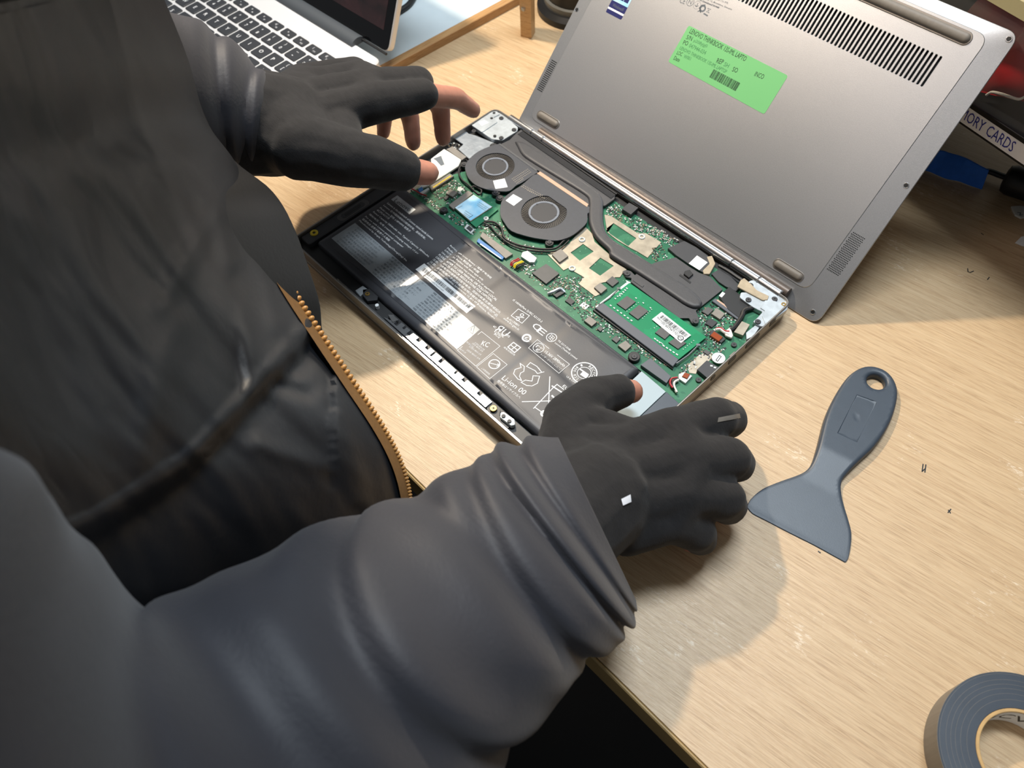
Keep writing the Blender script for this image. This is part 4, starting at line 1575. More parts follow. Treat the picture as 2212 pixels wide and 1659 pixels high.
# two rows of power capacitors below the hinge
for i in range(3):
    for j in range(10):
        c = at(*ZB((745 + 48 * j - 25 * (i - 1) + 40 * i, 300 + 8 * j - 30 * (1 - i) * 1.0 + 6 * i - (j % 3) * 14 + j * 8))[0], ZP)
        if j > 5:
            c = at(*ZB((890 + 42 * (j - 5) + 8 * i, 290 + 32 * (j - 5) - 14 * i))[0], ZP)
        packs['smdw'].box((c.x, c.y), .0016, .0010, ZP, ZP + .0007, .1)
        packs['smdt'].box((c.x, c.y), .0009, .00105, ZP, ZP + .00075, .1)
for m, nm in (('smdw', 'solder_pads'), ('smdt', 'small_capacitors'), ('smdd', 'small_resistors')):
    packs[m].build(nm, m, lap, kind='stuff', smooth=0)

# ---- speakers
b = MB()
b.poly(rrect(-.1518, -.100, -.1405, .0, .002), .0084, .0132, ch=.0006)
sp = b.build('speaker_box', 'dark', lap)
c = at(*ZC((590, 355))[0], .0134)
for k, (hw, hh, m) in enumerate(((.0052, .0172, 'dark'), (.0040, .0145, 'chip'), (.0026, .011, 'dark'), (.0013, .008, 'black'))):
    q = MB()
    q.poly(rrect(c.x - hw, c.y - hh, c.x + hw, c.y + hh, hw * .98, 6), .0131, .0133 + .0002 * k, ch=.0001)
    q.build('speaker_cone', m, sp)
q = MB()
c = at(*ZC((185, 590))[0], .0135)
q.cyl((c.x, c.y), .0032, .0120, .0142, 20, ch=.0005, hole=.0013)
q.build('yellow_grommet', 'yellow', lap)
b = MB()
b.poly(rrect(.1185, -.100, .1518, -.050, .002), .0084, .0120, ch=.0006)
b.build('speaker_box', 'slate', lap)
plate_part('speaker_label', [(1386, 802), (1438, 846), (1330, 948), (1280, 902)], .0100, .0121, 'sticker_blue')
plate_part('black_shelf', [(1440, 846), (1468, 872), (1360, 975), (1332, 948)], .0100, .0128, 'slate', ch=.0003)

# ---- front strip: bright light bar with cut-outs
b = MB()
xs = at(*ZC((960, 1420))[0], .012).x
xe = at(*ZD((660, 1330))[0], .012).x
l = [(xs, -.1032), (xe, -.1032)]
x = xe
rnd = random.Random(4)
topn = -.0972
while x > xs + .004:
    w = rnd.choice((.006, .009, .004, .012))
    l += [(x, topn), (max(xs, x - w), topn)]
    x -= w
    g = rnd.choice((.002, .0035, .003))
    dpt = rnd.choice((-.1000, -.1010, -.1018))
    l += [(max(xs, x), dpt), (max(xs, x - g), dpt)]
    x -= g
b.poly(l, .0085, .0112)
b.build('light_bar', 'silver', lap)
b = MB()
b.poly([(-.098, -.1066), (.115, -.1066), (.115, -.1045), (-.098, -.1045)], .0085, .0122, ch=.0003)
b.build('front_channel', 'silver', lap)
for pts, m in ((ZC((612, 1190), (690, 1140), (740, 1175), (665, 1250)), 'zinc'), (ZC((690, 1180), (760, 1170), (850, 1250), (840, 1290), (740, 1300), (690, 1240)), 'chipd'),
               (ZC((950, 1440), (1010, 1440), (1050, 1500), (1000, 1520)), 'chip')):
    plate_part('front_module', pts, .0085, .0118, m, r=.0004, ch=.0002)
q = MB()
c = at(*ZC((838, 1342))[0], .0118)
q.cyl((c.x, c.y), .0014, .0085, .0119, 14)
q.build('light_pin', 'sticker', lap)
pscrew(ZC((738, 1222))[0], .0116, .0018, 'brass')
pscrew(ZD((705, 1368))[0], .0110, .0024, 'brass')
sw = plate_part('front_switch', ZD((770, 1408), (800, 1400), (900, 1470), (905, 1520), (870, 1530), (765, 1450)), .0090, .0125, 'smdw', r=.0008, ch=.0003)
for p_ in ZD((798, 1437), (852, 1485)):
    pscrew(p_, .0125, .0014, 'dark', sw)
plate_part('front_module', ZD((640, 1340), (720, 1320), (770, 1380), (760, 1440), (850, 1540), (830, 1570), (720, 1450), (650, 1400)), .0085, .0100, 'black')

# ================================================================== bottom cover leaning behind the laptop
CW, CHh = 0.307, 0.2144
yaw, tilt = 0.01504347, 0.75738296
U = Vector((math.cos(yaw), math.sin(yaw), 0))
Vv = Vector((-math.sin(yaw), math.cos(yaw), 0)) * math.sin(tilt) + Vector((0, 0, 1)) * math.cos(tilt)
N = U.cross(Vv)
CO = Vector((0.17367977, 0.11274777, 0.0022)) - U * CW
MX = Matrix((U, Vv, N)).transposed().to_4x4()
MX.translation = CO
def cov(x, y, n=0.0):
    d = ray(x, y)
    o = CO + N * n
    s = (o - CC).dot(N) / d.dot(N)
    q = CC + d * s - CO
    return q.dot(U), q.dot(Vv)
cv = thing('laptop_bottom_cover', 'grey laptop bottom cover with vents and a green sticker leaning upright', 'cover', matrix=MX)
slot_loops = []
us = 0.2740
pitch = 0.003125
n_sl = int((us - (CW - us)) / pitch) + 1
for i in range(n_sl):
    u = us - i * pitch
    slot_loops.append([(u + .00075 * math.cos(a), (.1846 if 0 <= a <= PI else .1655) + .00075 * math.sin(a)) for a in [PI * k / 4 for k in range(5)] + [PI + PI * k / 4 for k in range(5)]])
win_ = [(us + .002, .1635), (us + .002, .1866), (CW - us - .002, .1866), (CW - us - .002, .1635)]
b = MB()
b.poly(rrect(0, 0, CW, CHh, .008, 6), -.0030, -.0016, [win_], ch=.0003)
lo1 = rrect(.0003, .0003, CW - .0003, CHh - .0003, .008, 6)
lo2 = roundpoly([(.0097, .0164), (.2887, .0164), (.2926, .2066), (.0134, .2066)], .0086, 6)
n_ = len(lo1)
b.raw([(x, y, -.0016) for x, y in lo1] + [(x, y, -.0004) for x, y in lo2], [(i, (i + 1) % n_, n_ + (i + 1) % n_, n_ + i) for i in range(n_)])
b.build('shell', 'cover', cv)
b = MB()
b.poly(roundpoly([(.0098, .0165), (.2886, .0165), (.2925, .2065), (.0135, .2065)], .0085, 6), -.0012, 0.0, slot_loops, ch=.0003)
b.build('raised_panel', 'cover', cv)
b = MB()
b.poly([(us + .004, .162), (us + .004, .188), (CW - us - .004, .188), (CW - us - .004, .162)], -.0029, -.0024)
b.build('vent_mesh', 'black', cv)
def capsule(u0, v0, u1, v1, r, n=8):
    d = Vector((u1 - u0, v1 - v0)).normalized()
    a0 = math.atan2(d.y, d.x)
    l = []
    for k in range(n + 1):
        a = a0 - PI / 2 + PI * k / n
        l.append((u1 + r * math.cos(a), v1 + r * math.sin(a)))
    for k in range(n + 1):
        a = a0 + PI / 2 + PI * k / n
        l.append((u0 + r * math.cos(a), v0 + r * math.sin(a)))
    return l
def foot(u0, u1, v, r, hgt):
    q = MB()
    q.poly(capsule(u0, v, u1, v, r + .0009, 10), -.0004, .0005, ch=.0003)
    q.build('foot_surround', 'alu', cv)
    q = MB()
    l = capsule(u0, v, u1, v, r, 10)
    def tp(x, y, d):
        e = min(d / (r * .8), 1)
        return hgt * math.sqrt(max(0, 1 - (1 - e) ** 2))
    surf(q, l, -.0004, tp, .0016, (), (), [r * .12, r * .4, r * .8])
    q.build('rubber_foot', 'rubber', cv, smooth=60)
foot(.0190, .0365, .0232, .0030, .0022)
foot(.2600, .2775, .0218, .0030, .0022)
foot(.0360, .2800, .2002, .0036, .0026)
# speaker holes
def BZ_(u, v):
    """height of the sloping border"""
    t = (v - .0157) / (.2073 - .0157)
    li, ri = .0090 + .0037 * t, .2894 + .0039 * t
    k = min(u / li, (CW - u) / (CW - ri), v / .0157 if v < .0157 else 1, (CHh - v) / (CHh - .2073), 1)
    return -.0016 + .0012 * k
q = MB()
for i in range(22):
    for j in range(8):
        u = .2912 + .0012 * j + (.0006 if i % 2 else 0)
        v = .0365 + i * .0014
        if u < .3008:
            disc(q, (u, v), .00042, BZ_(u, v) + .00008, 8)
q.build('speaker_holes', 'black', cv, kind='stuff', smooth=0)
q = MB()
for i in range(17):
    v = .0395 + i * .0016
    q.raw([(uu, vv, BZ_(uu, vv) + .00008) for uu, vv in ((.0028, v), (.0096, v), (.0096, v + .0007), (.0028, v + .0007))], [(0, 1, 2, 3)])
q.build('speaker_holes', 'black', cv, kind='stuff', smooth=0)
for u, v in ((.0030, .1085), (.3026, .1078), (.2998, .0062), (.3028, .2095), (.0058, .0062), (.0045, .2095)):
    q = MB()
    q.cyl((u, v), .0020, -.0016, BZ_(u, v) + .0003, 20, ch=.0002, hole=.0013)
    s = q.build('screw_hole', 'silver', cv)
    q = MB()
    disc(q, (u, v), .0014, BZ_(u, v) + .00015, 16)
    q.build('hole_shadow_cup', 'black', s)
# green asset sticker
ST = [(.1012, .1353), (.1908, .1350), (.1906, .1053), (.1008, .1062)]
q = MB()
q.poly(roundpoly(ST, .0018, 4), 0.0, .00012)
gs = q.build('asset_sticker', 'green', cv, label='green asset sticker with black printing')
def cp(X, Y):
    u, v = cov(1440 + X / 7.9, 40 + Y / 7.9)
    return Vector((u, v, .00013))
Z3 = Vector((0, 0, 1))
q = MB()
for s, a, c, h in (("LENOVO THINKBOOK 13S-IML LAPTO", (405, 208), (1358, 695), .0036), ("S/N", (343, 313), (440, 350), .0032), ("PO", (288, 405), (368, 430), .0032),
                   ("REP", (860, 715), (970, 748), .0034), ("SO", (1130, 862), (1215, 890), .0034), ("INCO", (1512, 940), (1660, 1000), .0034), ("LOC", (183, 580), (270, 615), .0028), ("Date", (132, 670), (228, 712), .0030)):
    put_text(q, s, cp(*a), cp(*c), Z3, h=h)
A_, B_ = cp(728, 1000), cp(1178, 1240)
bars(q, A_, B_, (cp(800, 862) - cp(722, 998)), 34, 21)
q.build('black_print', 'inkgreen', gs, smooth=0)
q = MB()
for s, a, c, h in (("p208yjg0", (465, 380), (692, 480), .0030), ("047944-034", (392, 455), (672, 590), .0030), ("LENOVO THINKBOOK 13S-IML LAPTOP", (232, 497), (1025, 910), .0026), ("SH", (985, 775), (1065, 812), .0030), ("W001", (298, 640), (415, 690), .0026)):
    put_text(q, s, cp(*a), cp(*c), Z3, h=h)
q.build('faded_print', 'inkgreen2', gs, smooth=0)
# operating-system sticker
u0, u1, v0 = .0296, .0459, .1170
q = MB()
q.poly(rrect(u0, v0, u1, v0 + .024, .001, 3), 0.0, .0001)
ws = q.build('window_sticker', 'navy', cv, label='navy and light blue sticker')
q = MB()
q.poly([(u0, v0 + .0030), (u1, v0 + .0030), (u1, v0 + .0045), (u0, v0 + .0045)], .0001, .00013)
q.build('white_stripe', 'white', ws)
q = MB()
q.poly([(u0, v0 + .0100), (u1, v0 + .0100), (u1, v0 + .024), (u0, v0 + .024)], .0001, .00013)
q.build('blue_field', 'sky', ws)
q = MB()
for i in (0, 1):
    for j in (0, 1):
        x, y = u0 + .0055 + i * .0048, v0 + .0125 + j * .0048
        q.poly([(x, y), (x + .0044, y), (x + .0044, y + .0044), (x, y + .0044)], .00013, .00015)
q.build('pane_mark', 'navy', ws)
q = MB()
put_text(q, "Windows®", Vector((u0 + .003, v0 + .0072, .0001)), Vector((u1 - .002, v0 + .0072, .0001)), Z3, h=.0026)
q.build('white_word', 'inkg', ws, smooth=0)
# regulatory printing (the square code is left out)
q = MB()
def cq(X, Y):
    u, v = cov(1280 + X / 6.9125, Y / 6.9125)
    return Vector((u, v, .00003))
c = cq(1460, 30)
disc(q, c, .0031, .00003, 24, .0027)
put_text(q, "N", cq(1437, 22), cq(1482, 40), Z3, h=.0030)
c = cq(1560, 78)
disc(q, c, .0029, .00003, 24, .0027)
def ln(pts, w):
    stroke(q, [tuple(cq(*p))[:2] for p in pts], w, .00003, px=False)
ln([(1575, 50), (1548, 100)], .0005)
ln([(1530, 75), (1548, 100), (1578, 88)], .0005)
c = cq(1645, 128)
disc(q, c, .0026, .00003, 24, .0013)
ln([(1680, 75), (1630, 80), (1600, 120), (1605, 160), (1575, 170)], .0008)
ln([(1605, 160), (1612, 185)], .0008)
ln([(1665, 205), (1715, 235)], .0010)
ln([(1720, 120), (1765, 140), (1700, 175), (1740, 195), (1720, 120)], .0003)
for s, a, c_, h in (("Lenovo PC International Limited", (1500, -40), (1890, 115), .0013), ("Landererova 12, Bratislava, Slovakia", (1560, -70), (2085, 145), .0013), ("Model ThinkBook 13s-IML", (1640, -90), (2030, 50), .0013), ("Hong Kong China 产地 中国", (1580, -20), (1885, 118), .0014), ("CE", (1310, 0), (1385, 25), .0040)):
    put_text(q, s, cq(*a), cq(*c_), Z3, h=h)
q.build('grey_printing', 'inkg', cv, smooth=0)

# ================================================================== scraper
b = MB()
so = ZS((28, 612), (42, 582), (90, 541), (160, 512), (235, 486), (268, 466), (288, 432), (308, 365), (333, 268), (368, 188), (415, 115), (452, 82), (490, 66), (530, 66), (575, 84), (608, 120), (622, 172), (610, 240), (580, 312), (530, 385), (470, 442), (422, 490), (402, 522), (403, 562), (415, 612), (434, 672), (445, 722), (440, 790), (426, 830), (400, 821), (300, 766), (200, 716), (100, 664), (50, 638))
zt = .005
lo_ = [(p.x, p.y) for p in catmull([(x, y, 0) for x, y in XY(so + so[:1], zt * .6)], 3)][:-1]
hc = at(*ZS((540, 120))[0], zt)
hr = (at(*ZS((577, 122))[0], zt) - at(*ZS((503, 118))[0], zt)).length / 2
hole = [(hc.x + hr * math.cos(2 * PI * i / 28), hc.y + hr * math.sin(2 * PI * i / 28)) for i in range(28)]
e0_, e1_ = at(*ZS((28, 612))[0], 0), at(*ZS((426, 830))[0], 0)
bn = (e1_ - e0_).normalized()
bn = Vector((-bn.y, bn.x, 0))
rec = XY(ZS((463, 170), (543, 200), (463, 362), (384, 325)), .0062)
rec_i = [tuple(Vector(p).lerp(sum((Vector(k) for k in rec), Vector((0, 0))) / 4, .05)) for p in rec]
dot = at(*ZS((458, 262))[0], .0055)
def sc_top(x, y, d):
    t = (Vector((x, y, 0)) - e0_).dot(bn)
    if t < .035:
        h = .0008 + .0022 * max(0, t / .035)
    elif t < .06:
        h = .003 + .0035 * (t - .035) / .025
    else:
        h = .0065
    e = min(d / min(.0022, h * .6), 1)
    z = h - .45 * h * (1 - math.sqrt(max(0, 1 - (1 - e) ** 2)))
    p = Vector((x, y))
    ins = True
    for j in range(4):
        a, c = Vector(rec[j - 1]), Vector(rec[j])
        m_ = sum((Vector(k) for k in rec), Vector((0, 0))) / 4
        s1 = (c - a).cross(p - a)
        s2 = (c - a).cross(m_ - a)
        if s1 * s2 <= 1e-12:
            ins = False
    if ins:
        z -= .0005
    r_ = (Vector((x, y)) - dot.xy).length
    z -= .0008 * math.exp(-(r_ / .0009) ** 2)
    return z
surf(b, lo_, 0.0, sc_top, .0018, [hole], [rec, rec_i], [.0003, .0009, .0022])
tag(b.build('scraper', 'slate', smooth=40), 'dark slate plastic scraper with a hole in its handle', 'scraper')

# ================================================================== roll of tape
tp = thing('tape_roll', 'black vinyl tape roll on a cardboard core at the bench corner', 'tape', (.4092, -.0551, 0))
tc_ = (.4092, -.0551)
b = MB()
n = 96
l = [(tc_[0] + .0415 * math.cos(2 * PI * i / n), tc_[1] + .0415 * math.sin(2 * PI * i / n)) for i in range(n)]
h = [(tc_[0] + .0232 * math.cos(2 * PI * i / n), tc_[1] + .0232 * math.sin(2 * PI * i / n)) for i in range(n)]
b.poly(l, 0.0, .0188, [h], ch=.0003)
to = b.build('wound_tape', 'etape', tp)
b = MB()
for r_ in (.0405, .0375, .0352, .0330, .0305, .0275):
    disc(b, tc_, r_ + .00008, .01884, 96, r_ - .00004)
b.build('winding_line', 'etape_side', to, smooth=0)
b = MB()
l = [(tc_[0] + .04165 * math.cos(2 * PI * i / n), tc_[1] + .04165 * math.sin(2 * PI * i / n)) for i in range(n)]
h2 = [(tc_[0] + .04145 * math.cos(2 * PI * i / n), tc_[1] + .04145 * math.sin(2 * PI * i / n)) for i in range(n)]
b.poly(l, 0.0, .0186, [h2])
b.build('outer_wrap', 'etape_side', to)
b = MB()
b.cyl(tc_, .0232, 0.0, .0190, 72, ch=.0003, hole=.0214)
co = b.build('cardboard_core', 'card', tp)
b = MB()
v, f = [], []
m_ = 60
for i in range(m_ + 1):
    a = 2 * PI * i / m_
    for z in (.0005, .0180):
        v.append((tc_[0] + .02135 * math.cos(a), tc_[1] + .02135 * math.sin(a), z))
for i in range(m_):
    f.append((2 * i, 2 * i + 1, 2 * i + 3, 2 * i + 2))
b.raw(v, f)
b.build('paper_liner', 'sticker', co, smooth=60)
b = MB()
for a0, s in ((.9, "D"), (1.25, "C"), (1.6, "P"), (1.95, "V"), (2.3, "C"), (2.7, "T"), (3.1, "E")):
    tv, tf, tw, th_ = text_mesh(s)
    k = .0085 / .72
    b.raw([(tc_[0] + .0213 * math.cos(a0 - (p.x - tw / 2) * k / .0213), tc_[1] + .0213 * math.sin(a0 - (p.x - tw / 2) * k / .0213), .0095 + p.y * k) for p in tv], tf)
b.build('core_lettering', 'ink', co, smooth=0)

# ================================================================== small parts drawers on a stand at the back
fa, fb = at(2100, 245, .0935), at(2212, 320, .0935)
dx = (fb - fa)
dx.z = 0
dx.normalize()
dy = Vector((-dx.y, dx.x, 0))
du = thing('drawer_unit', 'black small-parts drawer unit with a clear front and memory card label', 'drawers', (fa.x, fa.y + .08, 0))
def dloc(u, w, z):
    p = fa + dx * u + dy * w
    return Vector((p.x, p.y, z))
def dbox(name, u0, u1, w0, w1, z0, z1, m, par, ch=0.0):
    q = MB()
    q.poly([(dloc(u, w, 0).x, dloc(u, w, 0).y) for u, w in ((u0, w0), (u1, w0), (u1, w1), (u0, w1))], z0, z1, ch=ch)
    return q.build(name, m, par)
cl = bpy.data.materials.new('clear_plastic')
cl.use_nodes = True
bs = cl.node_tree.nodes['Principled BSDF']
bs.inputs['Base Color'].default_value = (.8, .82, .84, 1)
bs.inputs['Roughness'].default_value = 0.12
bs.inputs['Transmission Weight'].default_value = 0.0
bs.inputs['Alpha'].default_value = 0.05
MT['clear'] = cl
UA, UB = -.115, .36
lz0, lz1 = .0775, .0975
def fpt(x, y):                                      # point of the front plane seen at a pixel
    d = ray(x, y)
    nn_ = Vector((dy.x, dy.y, 0))
    s = (fa - CC).dot(nn_) / d.dot(nn_)
    return CC + d * s
p1 = fpt(1960 + 650 / 4.88, 220 + 85 / 4.88)
p2 = fpt(1960 + 1228 / 4.88, 220 + 360 / 4.88)
p3 = fpt(1960 + 1228 / 4.88, 220 + 580 / 4.88)
p4 = fpt(1960 + 545 / 4.88, 220 + 250 / 4.88)
lz1 = (p1.z + p2.z) / 2
lz0 = (p3.z + p4.z) / 2
top_strip = fpt(2190, 12).z
dbox('carcass_base', UA, UB, .002, .16, lz0 - .004, lz0, 'blackbox', du)
dbox('light_block_panel', UA, -.040, .0, .012, 0.0, lz0 - .004, 'blackbox', du)  # added out of view to stop lamp light passing under the unit
dbox('carcass_back', UA, UB, .15, .16, lz0, top_strip + .05, 'blackbox', du)
for u in (UA, UB - .006):
    dbox('side_panel', u, u + .006, .0, .16, 0.0, top_strip + .05, 'blackbox', du)
dbox('carcass_top', UA, UB, .0, .16, top_strip + .05, top_strip + .054, 'blackbox', du)
dr = dbox('drawer', UA + .007, UB - .007, .004, .145, lz0, lz0 + .003, 'blackbox', du)
dbox('clear_front', UA + .007, UB - .007, .0, .0015, lz1 + .002, top_strip - .006, 'clear', dr)
dbox('front_lip', UA + .007, UB - .007, -.0015, .0, lz1 - .0005, lz1 + .003, 'black', dr, ch=.0004)
ls = dbox('label_strip', (p4 - fa).dot(dx) - .05, UB - .03, -.0012, .001, lz0, lz1, 'strip', dr, ch=.0003)
q = MB()
c0 = fpt(1960 + 500 / 4.88, 220 + 168 / 4.88)
c1 = fpt(1960 + 1168 / 4.88, 220 + 425 / 4.88)
zc = (lz0 + lz1) / 2
Lf = (fpt(1960 + 1168 / 4.88, 220 + 425 / 4.88) - fa).dot(dx) + fa.dot(dx) * 0
tv, tf, tw, th_ = text_mesh("CARDS")
ca = (fpt(1960 + 850 / 4.88, 220 + 300 / 4.88) - fa).dot(dx)
cb = (fpt(1960 + 1168 / 4.88, 220 + 425 / 4.88) - fa).dot(dx)
nrm_ = -dy
put_text(q, "CARDS", dloc(ca, -.0013, zc), dloc(cb, -.0013, zc), nrm_, h=(lz1 - lz0) * .62)
k_ = (cb - ca) / tw
tv, tf, tw2, th_ = text_mesh("MEMORY")
mb2 = (fpt(1960 + 832 / 4.88, 220 + 250 / 4.88) - fa).dot(dx)
put_text(q, "MEMORY", dloc(mb2 - tw2 * k_, -.0013, zc), dloc(mb2, -.0013, zc), nrm_, h=(lz1 - lz0) * .62)
q.build('blue_lettering', 'inkblue', ls, smooth=0)
d2 = dbox('drawer', UA + .007, UB - .007, .004, .145, top_strip - .005, top_strip - .002, 'blackbox', du)
dbox('label_strip', UA + .007, UB - .007, -.002, .001, top_strip - .004, top_strip + .006, 'cream', d2, ch=.0003)
dbox('drawer_front', UA + .007, UB - .007, -.001, .002, top_strip + .006, top_strip + .048, 'strip', d2, ch=.0003)
# red packets and leads inside the clear drawer
rnd = random.Random(3)
def packet(px_, py_, w, h, rot, m='redfoil'):
    d = ray(px_, py_)
    o = fa + dy * .022
    s = (o - CC).dot(dy) / d.dot(dy)
    c = CC + d * s
    zf = lz0 + .003
    q = MB()
    v, f = [], []
    nx, ny = 8, 8
    for k in (0, 1):
        for i in range(nx + 1):
            for j in range(ny + 1):
                a, b_ = i / nx - .5, j / ny - .5
                bulge = .006 * (1 - (2 * a) ** 2) * (1 - (2 * b_) ** 2) * (1 if k else -1)
                bulge += .0015 * noise.noise(Vector((a * 5 + px_, b_ * 5, k)))
                x, z = a * w, b_ * h
                ca_, sa_ = math.cos(rot), math.sin(rot)
                v.append(c + dx * (x * ca_ - z * sa_) + Vector((0, 0, 1)) * (x * sa_ + z * ca_) - dy * bulge)
    m1 = (nx + 1) * (ny + 1)
    for i in range(nx):
        for j in range(ny):
            a = i * (ny + 1) + j
            f.append((a, a + ny + 1, a + ny + 2, a + 1))
            f.append((m1 + a, m1 + a + 1, m1 + a + ny + 2, m1 + a + ny + 1))
    q.raw(v, f)
    mz = min(p.z for p in q.v)
    if mz < zf:
        for p in q.v:
            p.z += zf - mz
    return q.build('red_packet', m, None, smooth=60)
tag(packet(2168, 55, .050, .036, -.3), 'dark red packet behind the drawer front, nearest the cover corner', 'packet', 'red packets in the clear drawer')
tag(packet(2195, 150, .048, .040, .35), 'dark red packet in the drawer, just above the loose leads', 'packet', 'red packets in the clear drawer')
tag(packet(2240, 90, .035, .030, .1), 'dark red packet at the far right end of the clear drawer', 'packet', 'red packets in the clear drawer')
def lead(name, pts, m, label):
    q = MB()
    P = []
    for x, y in pts:
        d = ray(x, y)
        o = fa + dy * .010
        s = (o - CC).dot(dy) / d.dot(dy)
        P.append(CC + d * s)
    q.tube(catmull(P, 5), .0009, 6)
    tag(q.build(name, m), label, 'lead')
lead('white_lead', [(1980 + 1040 / 6.91, 1420 / 6.91), (1980 + 1120 / 6.91, 1375 / 6.91), (1980 + 1260 / 6.91, 1400 / 6.91), (1980 + 1380 / 6.91, 1440 / 6.91), (1980 + 1520 / 6.91, 1480 / 6.91), (1980 + 1604 / 6.91, 1450 / 6.91)], 'paper', 'thin white lead lying behind the clear drawer front')

# ================================================================== strap, cable and scraps at the right edge
zs_ = .022
upper = [(350, 522), (450, 552), (560, 582), (660, 625), (760, 680), (858, 728)]
lower = [(225, 735), (330, 780), (420, 815), (540, 838), (650, 880), (785, 925)]
b = MB()
A0 = [at(1960 + x / 4.88, 220 + y / 4.88, .0155) for x, y in upper]
B0 = [at(1960 + x / 4.88, 220 + y / 4.88, .0005) for x, y in lower]
e_ = (at(1960 + 120 / 4.88, 220 + 500 / 4.88, .0155)), (at(1960 + 40 / 4.88, 220 + 690 / 4.88, .0005))
A0 = catmull([e_[0]] + A0, 4)
B0 = catmull([e_[1]] + B0, 4)
v, f = [], []
for a, c in zip(A0, B0):
    nn_ = Vector((-.3, .9, .3)) * .0011
    v += [a, c, c + nn_, a + nn_]
for i in range(len(A0) - 1):
    for k in range(4):
        k2 = (k + 1) % 4
        f.append((i * 4 + k, i * 4 + k2, i * 4 + 4 + k2, i * 4 + 4 + k))
f += [(0, 3, 2, 1), tuple((len(A0) - 1) * 4 + k for k in range(4))]
b.raw(v, f)
tag(b.build('cable_strap', 'strap', smooth=40), 'blue fabric cable strap lying wavy under the drawers', 'strap')
cb_ = thing('black_plug_lead', 'black lead with a thick round plug at the right edge', 'cable', tuple(at(2195, 392)))
b = MB()
b.tube(catmull([at(1960 + x / 4.88, 220 + y / 4.88, .006) for x, y in ((780, 735), (870, 735), (980, 775), (1100, 815))], 5), .0024, 10)
b.build('lead', 'cable', cb_)
b = MB()
c = at(1960 + 1180 / 4.88, 220 + 850 / 4.88, .012)
dv = (at(1960 + 1300 / 4.88, 220 + 890 / 4.88, .012) - c).normalized()
b.tube([c - dv * .011, c - dv * .010, c - dv * .006, c + dv * .012, c + dv * .02, c + dv * .022], lambda t: .0118 * (0.55 if t < .05 else .85 if t < .25 else 1.0), 20)
b.build('plug', 'cable', cb_)
def scrap(px, z, m, label):
    q = MB()
    q.pp(px, 0.0002, z, ch=.0002)
    o = tag(q.build('paper_scrap', m), label, 'paper')
    return o
sc = scrap([(1960 + x / 4.88, 220 + y / 4.88) for x, y in ((1098, 1098), (1190, 1092), (1290, 1110), (1300, 1200), (1200, 1222), (1140, 1190), (1110, 1140))], .0016, 'paper', 'torn white paper scrap with a mark by the black plug')
q = MB()
stroke(q, [(1960 + x / 4.88, 220 + y / 4.88) for x, y in ((1160, 1165), (1195, 1170), (1185, 1195), (1215, 1190))], .0006, .0017)
q.build('pencil_mark', 'inkg', sc)
scrap([(1960 + x / 4.88, 220 + y / 4.88) for x, y in ((1140, 1480), (1200, 1420), (1290, 1400), (1300, 1530), (1215, 1512))], .0012, 'sticker', 'pale green-white paper scrap at the right edge of the bench')

# ================================================================== the person in a dark padded jacket
from mathutils.bvhtree import BVHTree
man = thing('person', 'person in a dark padded jacket and black fingerless gloves reaching over the open laptop', 'person', (0.0, -0.40, -0.74))

def loft_rings(rings, name, m, parent, caps=True, sm=60):
    q = MB()
    n = len(rings[0])
    v = [p for r in rings for p in r]
    f = []
    for i in range(len(rings) - 1):
        for k in range(n):
            k2 = (k + 1) % n
            f.append((i * n + k, i * n + k2, (i + 1) * n + k2, (i + 1) * n + k))
    if caps:
        f.append(tuple(range(n))[::-1])
        f.append(tuple((len(rings) - 1) * n + k for k in range(n)))
    q.raw(v, f)
    o = q.build(name, m, parent, smooth=sm)
    bm = bmesh.new()
    bm.from_mesh(o.data)
    bmesh.ops.recalc_face_normals(bm, faces=bm.faces)
    bm.to_mesh(o.data)
    bm.free()
    return o

def station(pl, pr, dl, dr, kn, kf):
    """two outline points and their distances give a cross-section; kn, kf are its near and far half depths"""
    L, R_ = atd(*pl, dl), atd(*pr, dr)
    c = (L + R_) / 2
    a = (R_ - L) / 2
    nr = (CC - c).normalized()
    nr = (nr - a * (nr.dot(a) / a.length_squared)).normalized()
    return c, a, nr * kn, nr * kf

def zdep(p, z):
    return (at(*p, z) - CC).dot(CF)

def rings_from(sts, sub, n, disp=None):
    cs = [catmull([s[i] for s in sts], sub) for i in range(4)]
    out = []
    m = len(cs[0])
    for i in range(m):
        c, a, bn, bf = (cs[k][i] for k in range(4))
        r = []
        for k in range(n):
            t = 2 * PI * k / n
            ct, stt = math.cos(t), math.sin(t)
            d = a * ct + (bn if stt > 0 else bf) * stt
            g = 1 + (disp(i / (m - 1), t, c + d) if disp else 0)
            r.append(c + d * g)
        out.append(r)
    return out

# ---- jacket: body, right front panel, sleeves
core = []
for pr, dr, far in (((330, -60), .46, .05), ((400, 110), .47, .05), ((440, 250), .478, .05), ((503, 345), .485, .045), ((590, 415), .49, .04), ((640, 500), .495, .035), ((687, 640), .50, .025), ((698, 720), .508, .02),
                    ((735, 800), .513, .015), ((770, 880), .518, .012), ((800, 960), .524, .01), ((815, 1080), .53, .01), ((800, 1250), .54, .01), ((760, 1420), .56, .01)):
    core.append(station((-330, pr[1] * .9 + 120), pr, .270, dr, .002, far))
def torso_disp(s, t, p):
    return .012 * noise.noise(p * 16) + .006 * noise.noise(p * 40)
jacket = loft_rings(rings_from(core, 5, 72, torso_disp), 'jacket', 'nylon_shade', man)

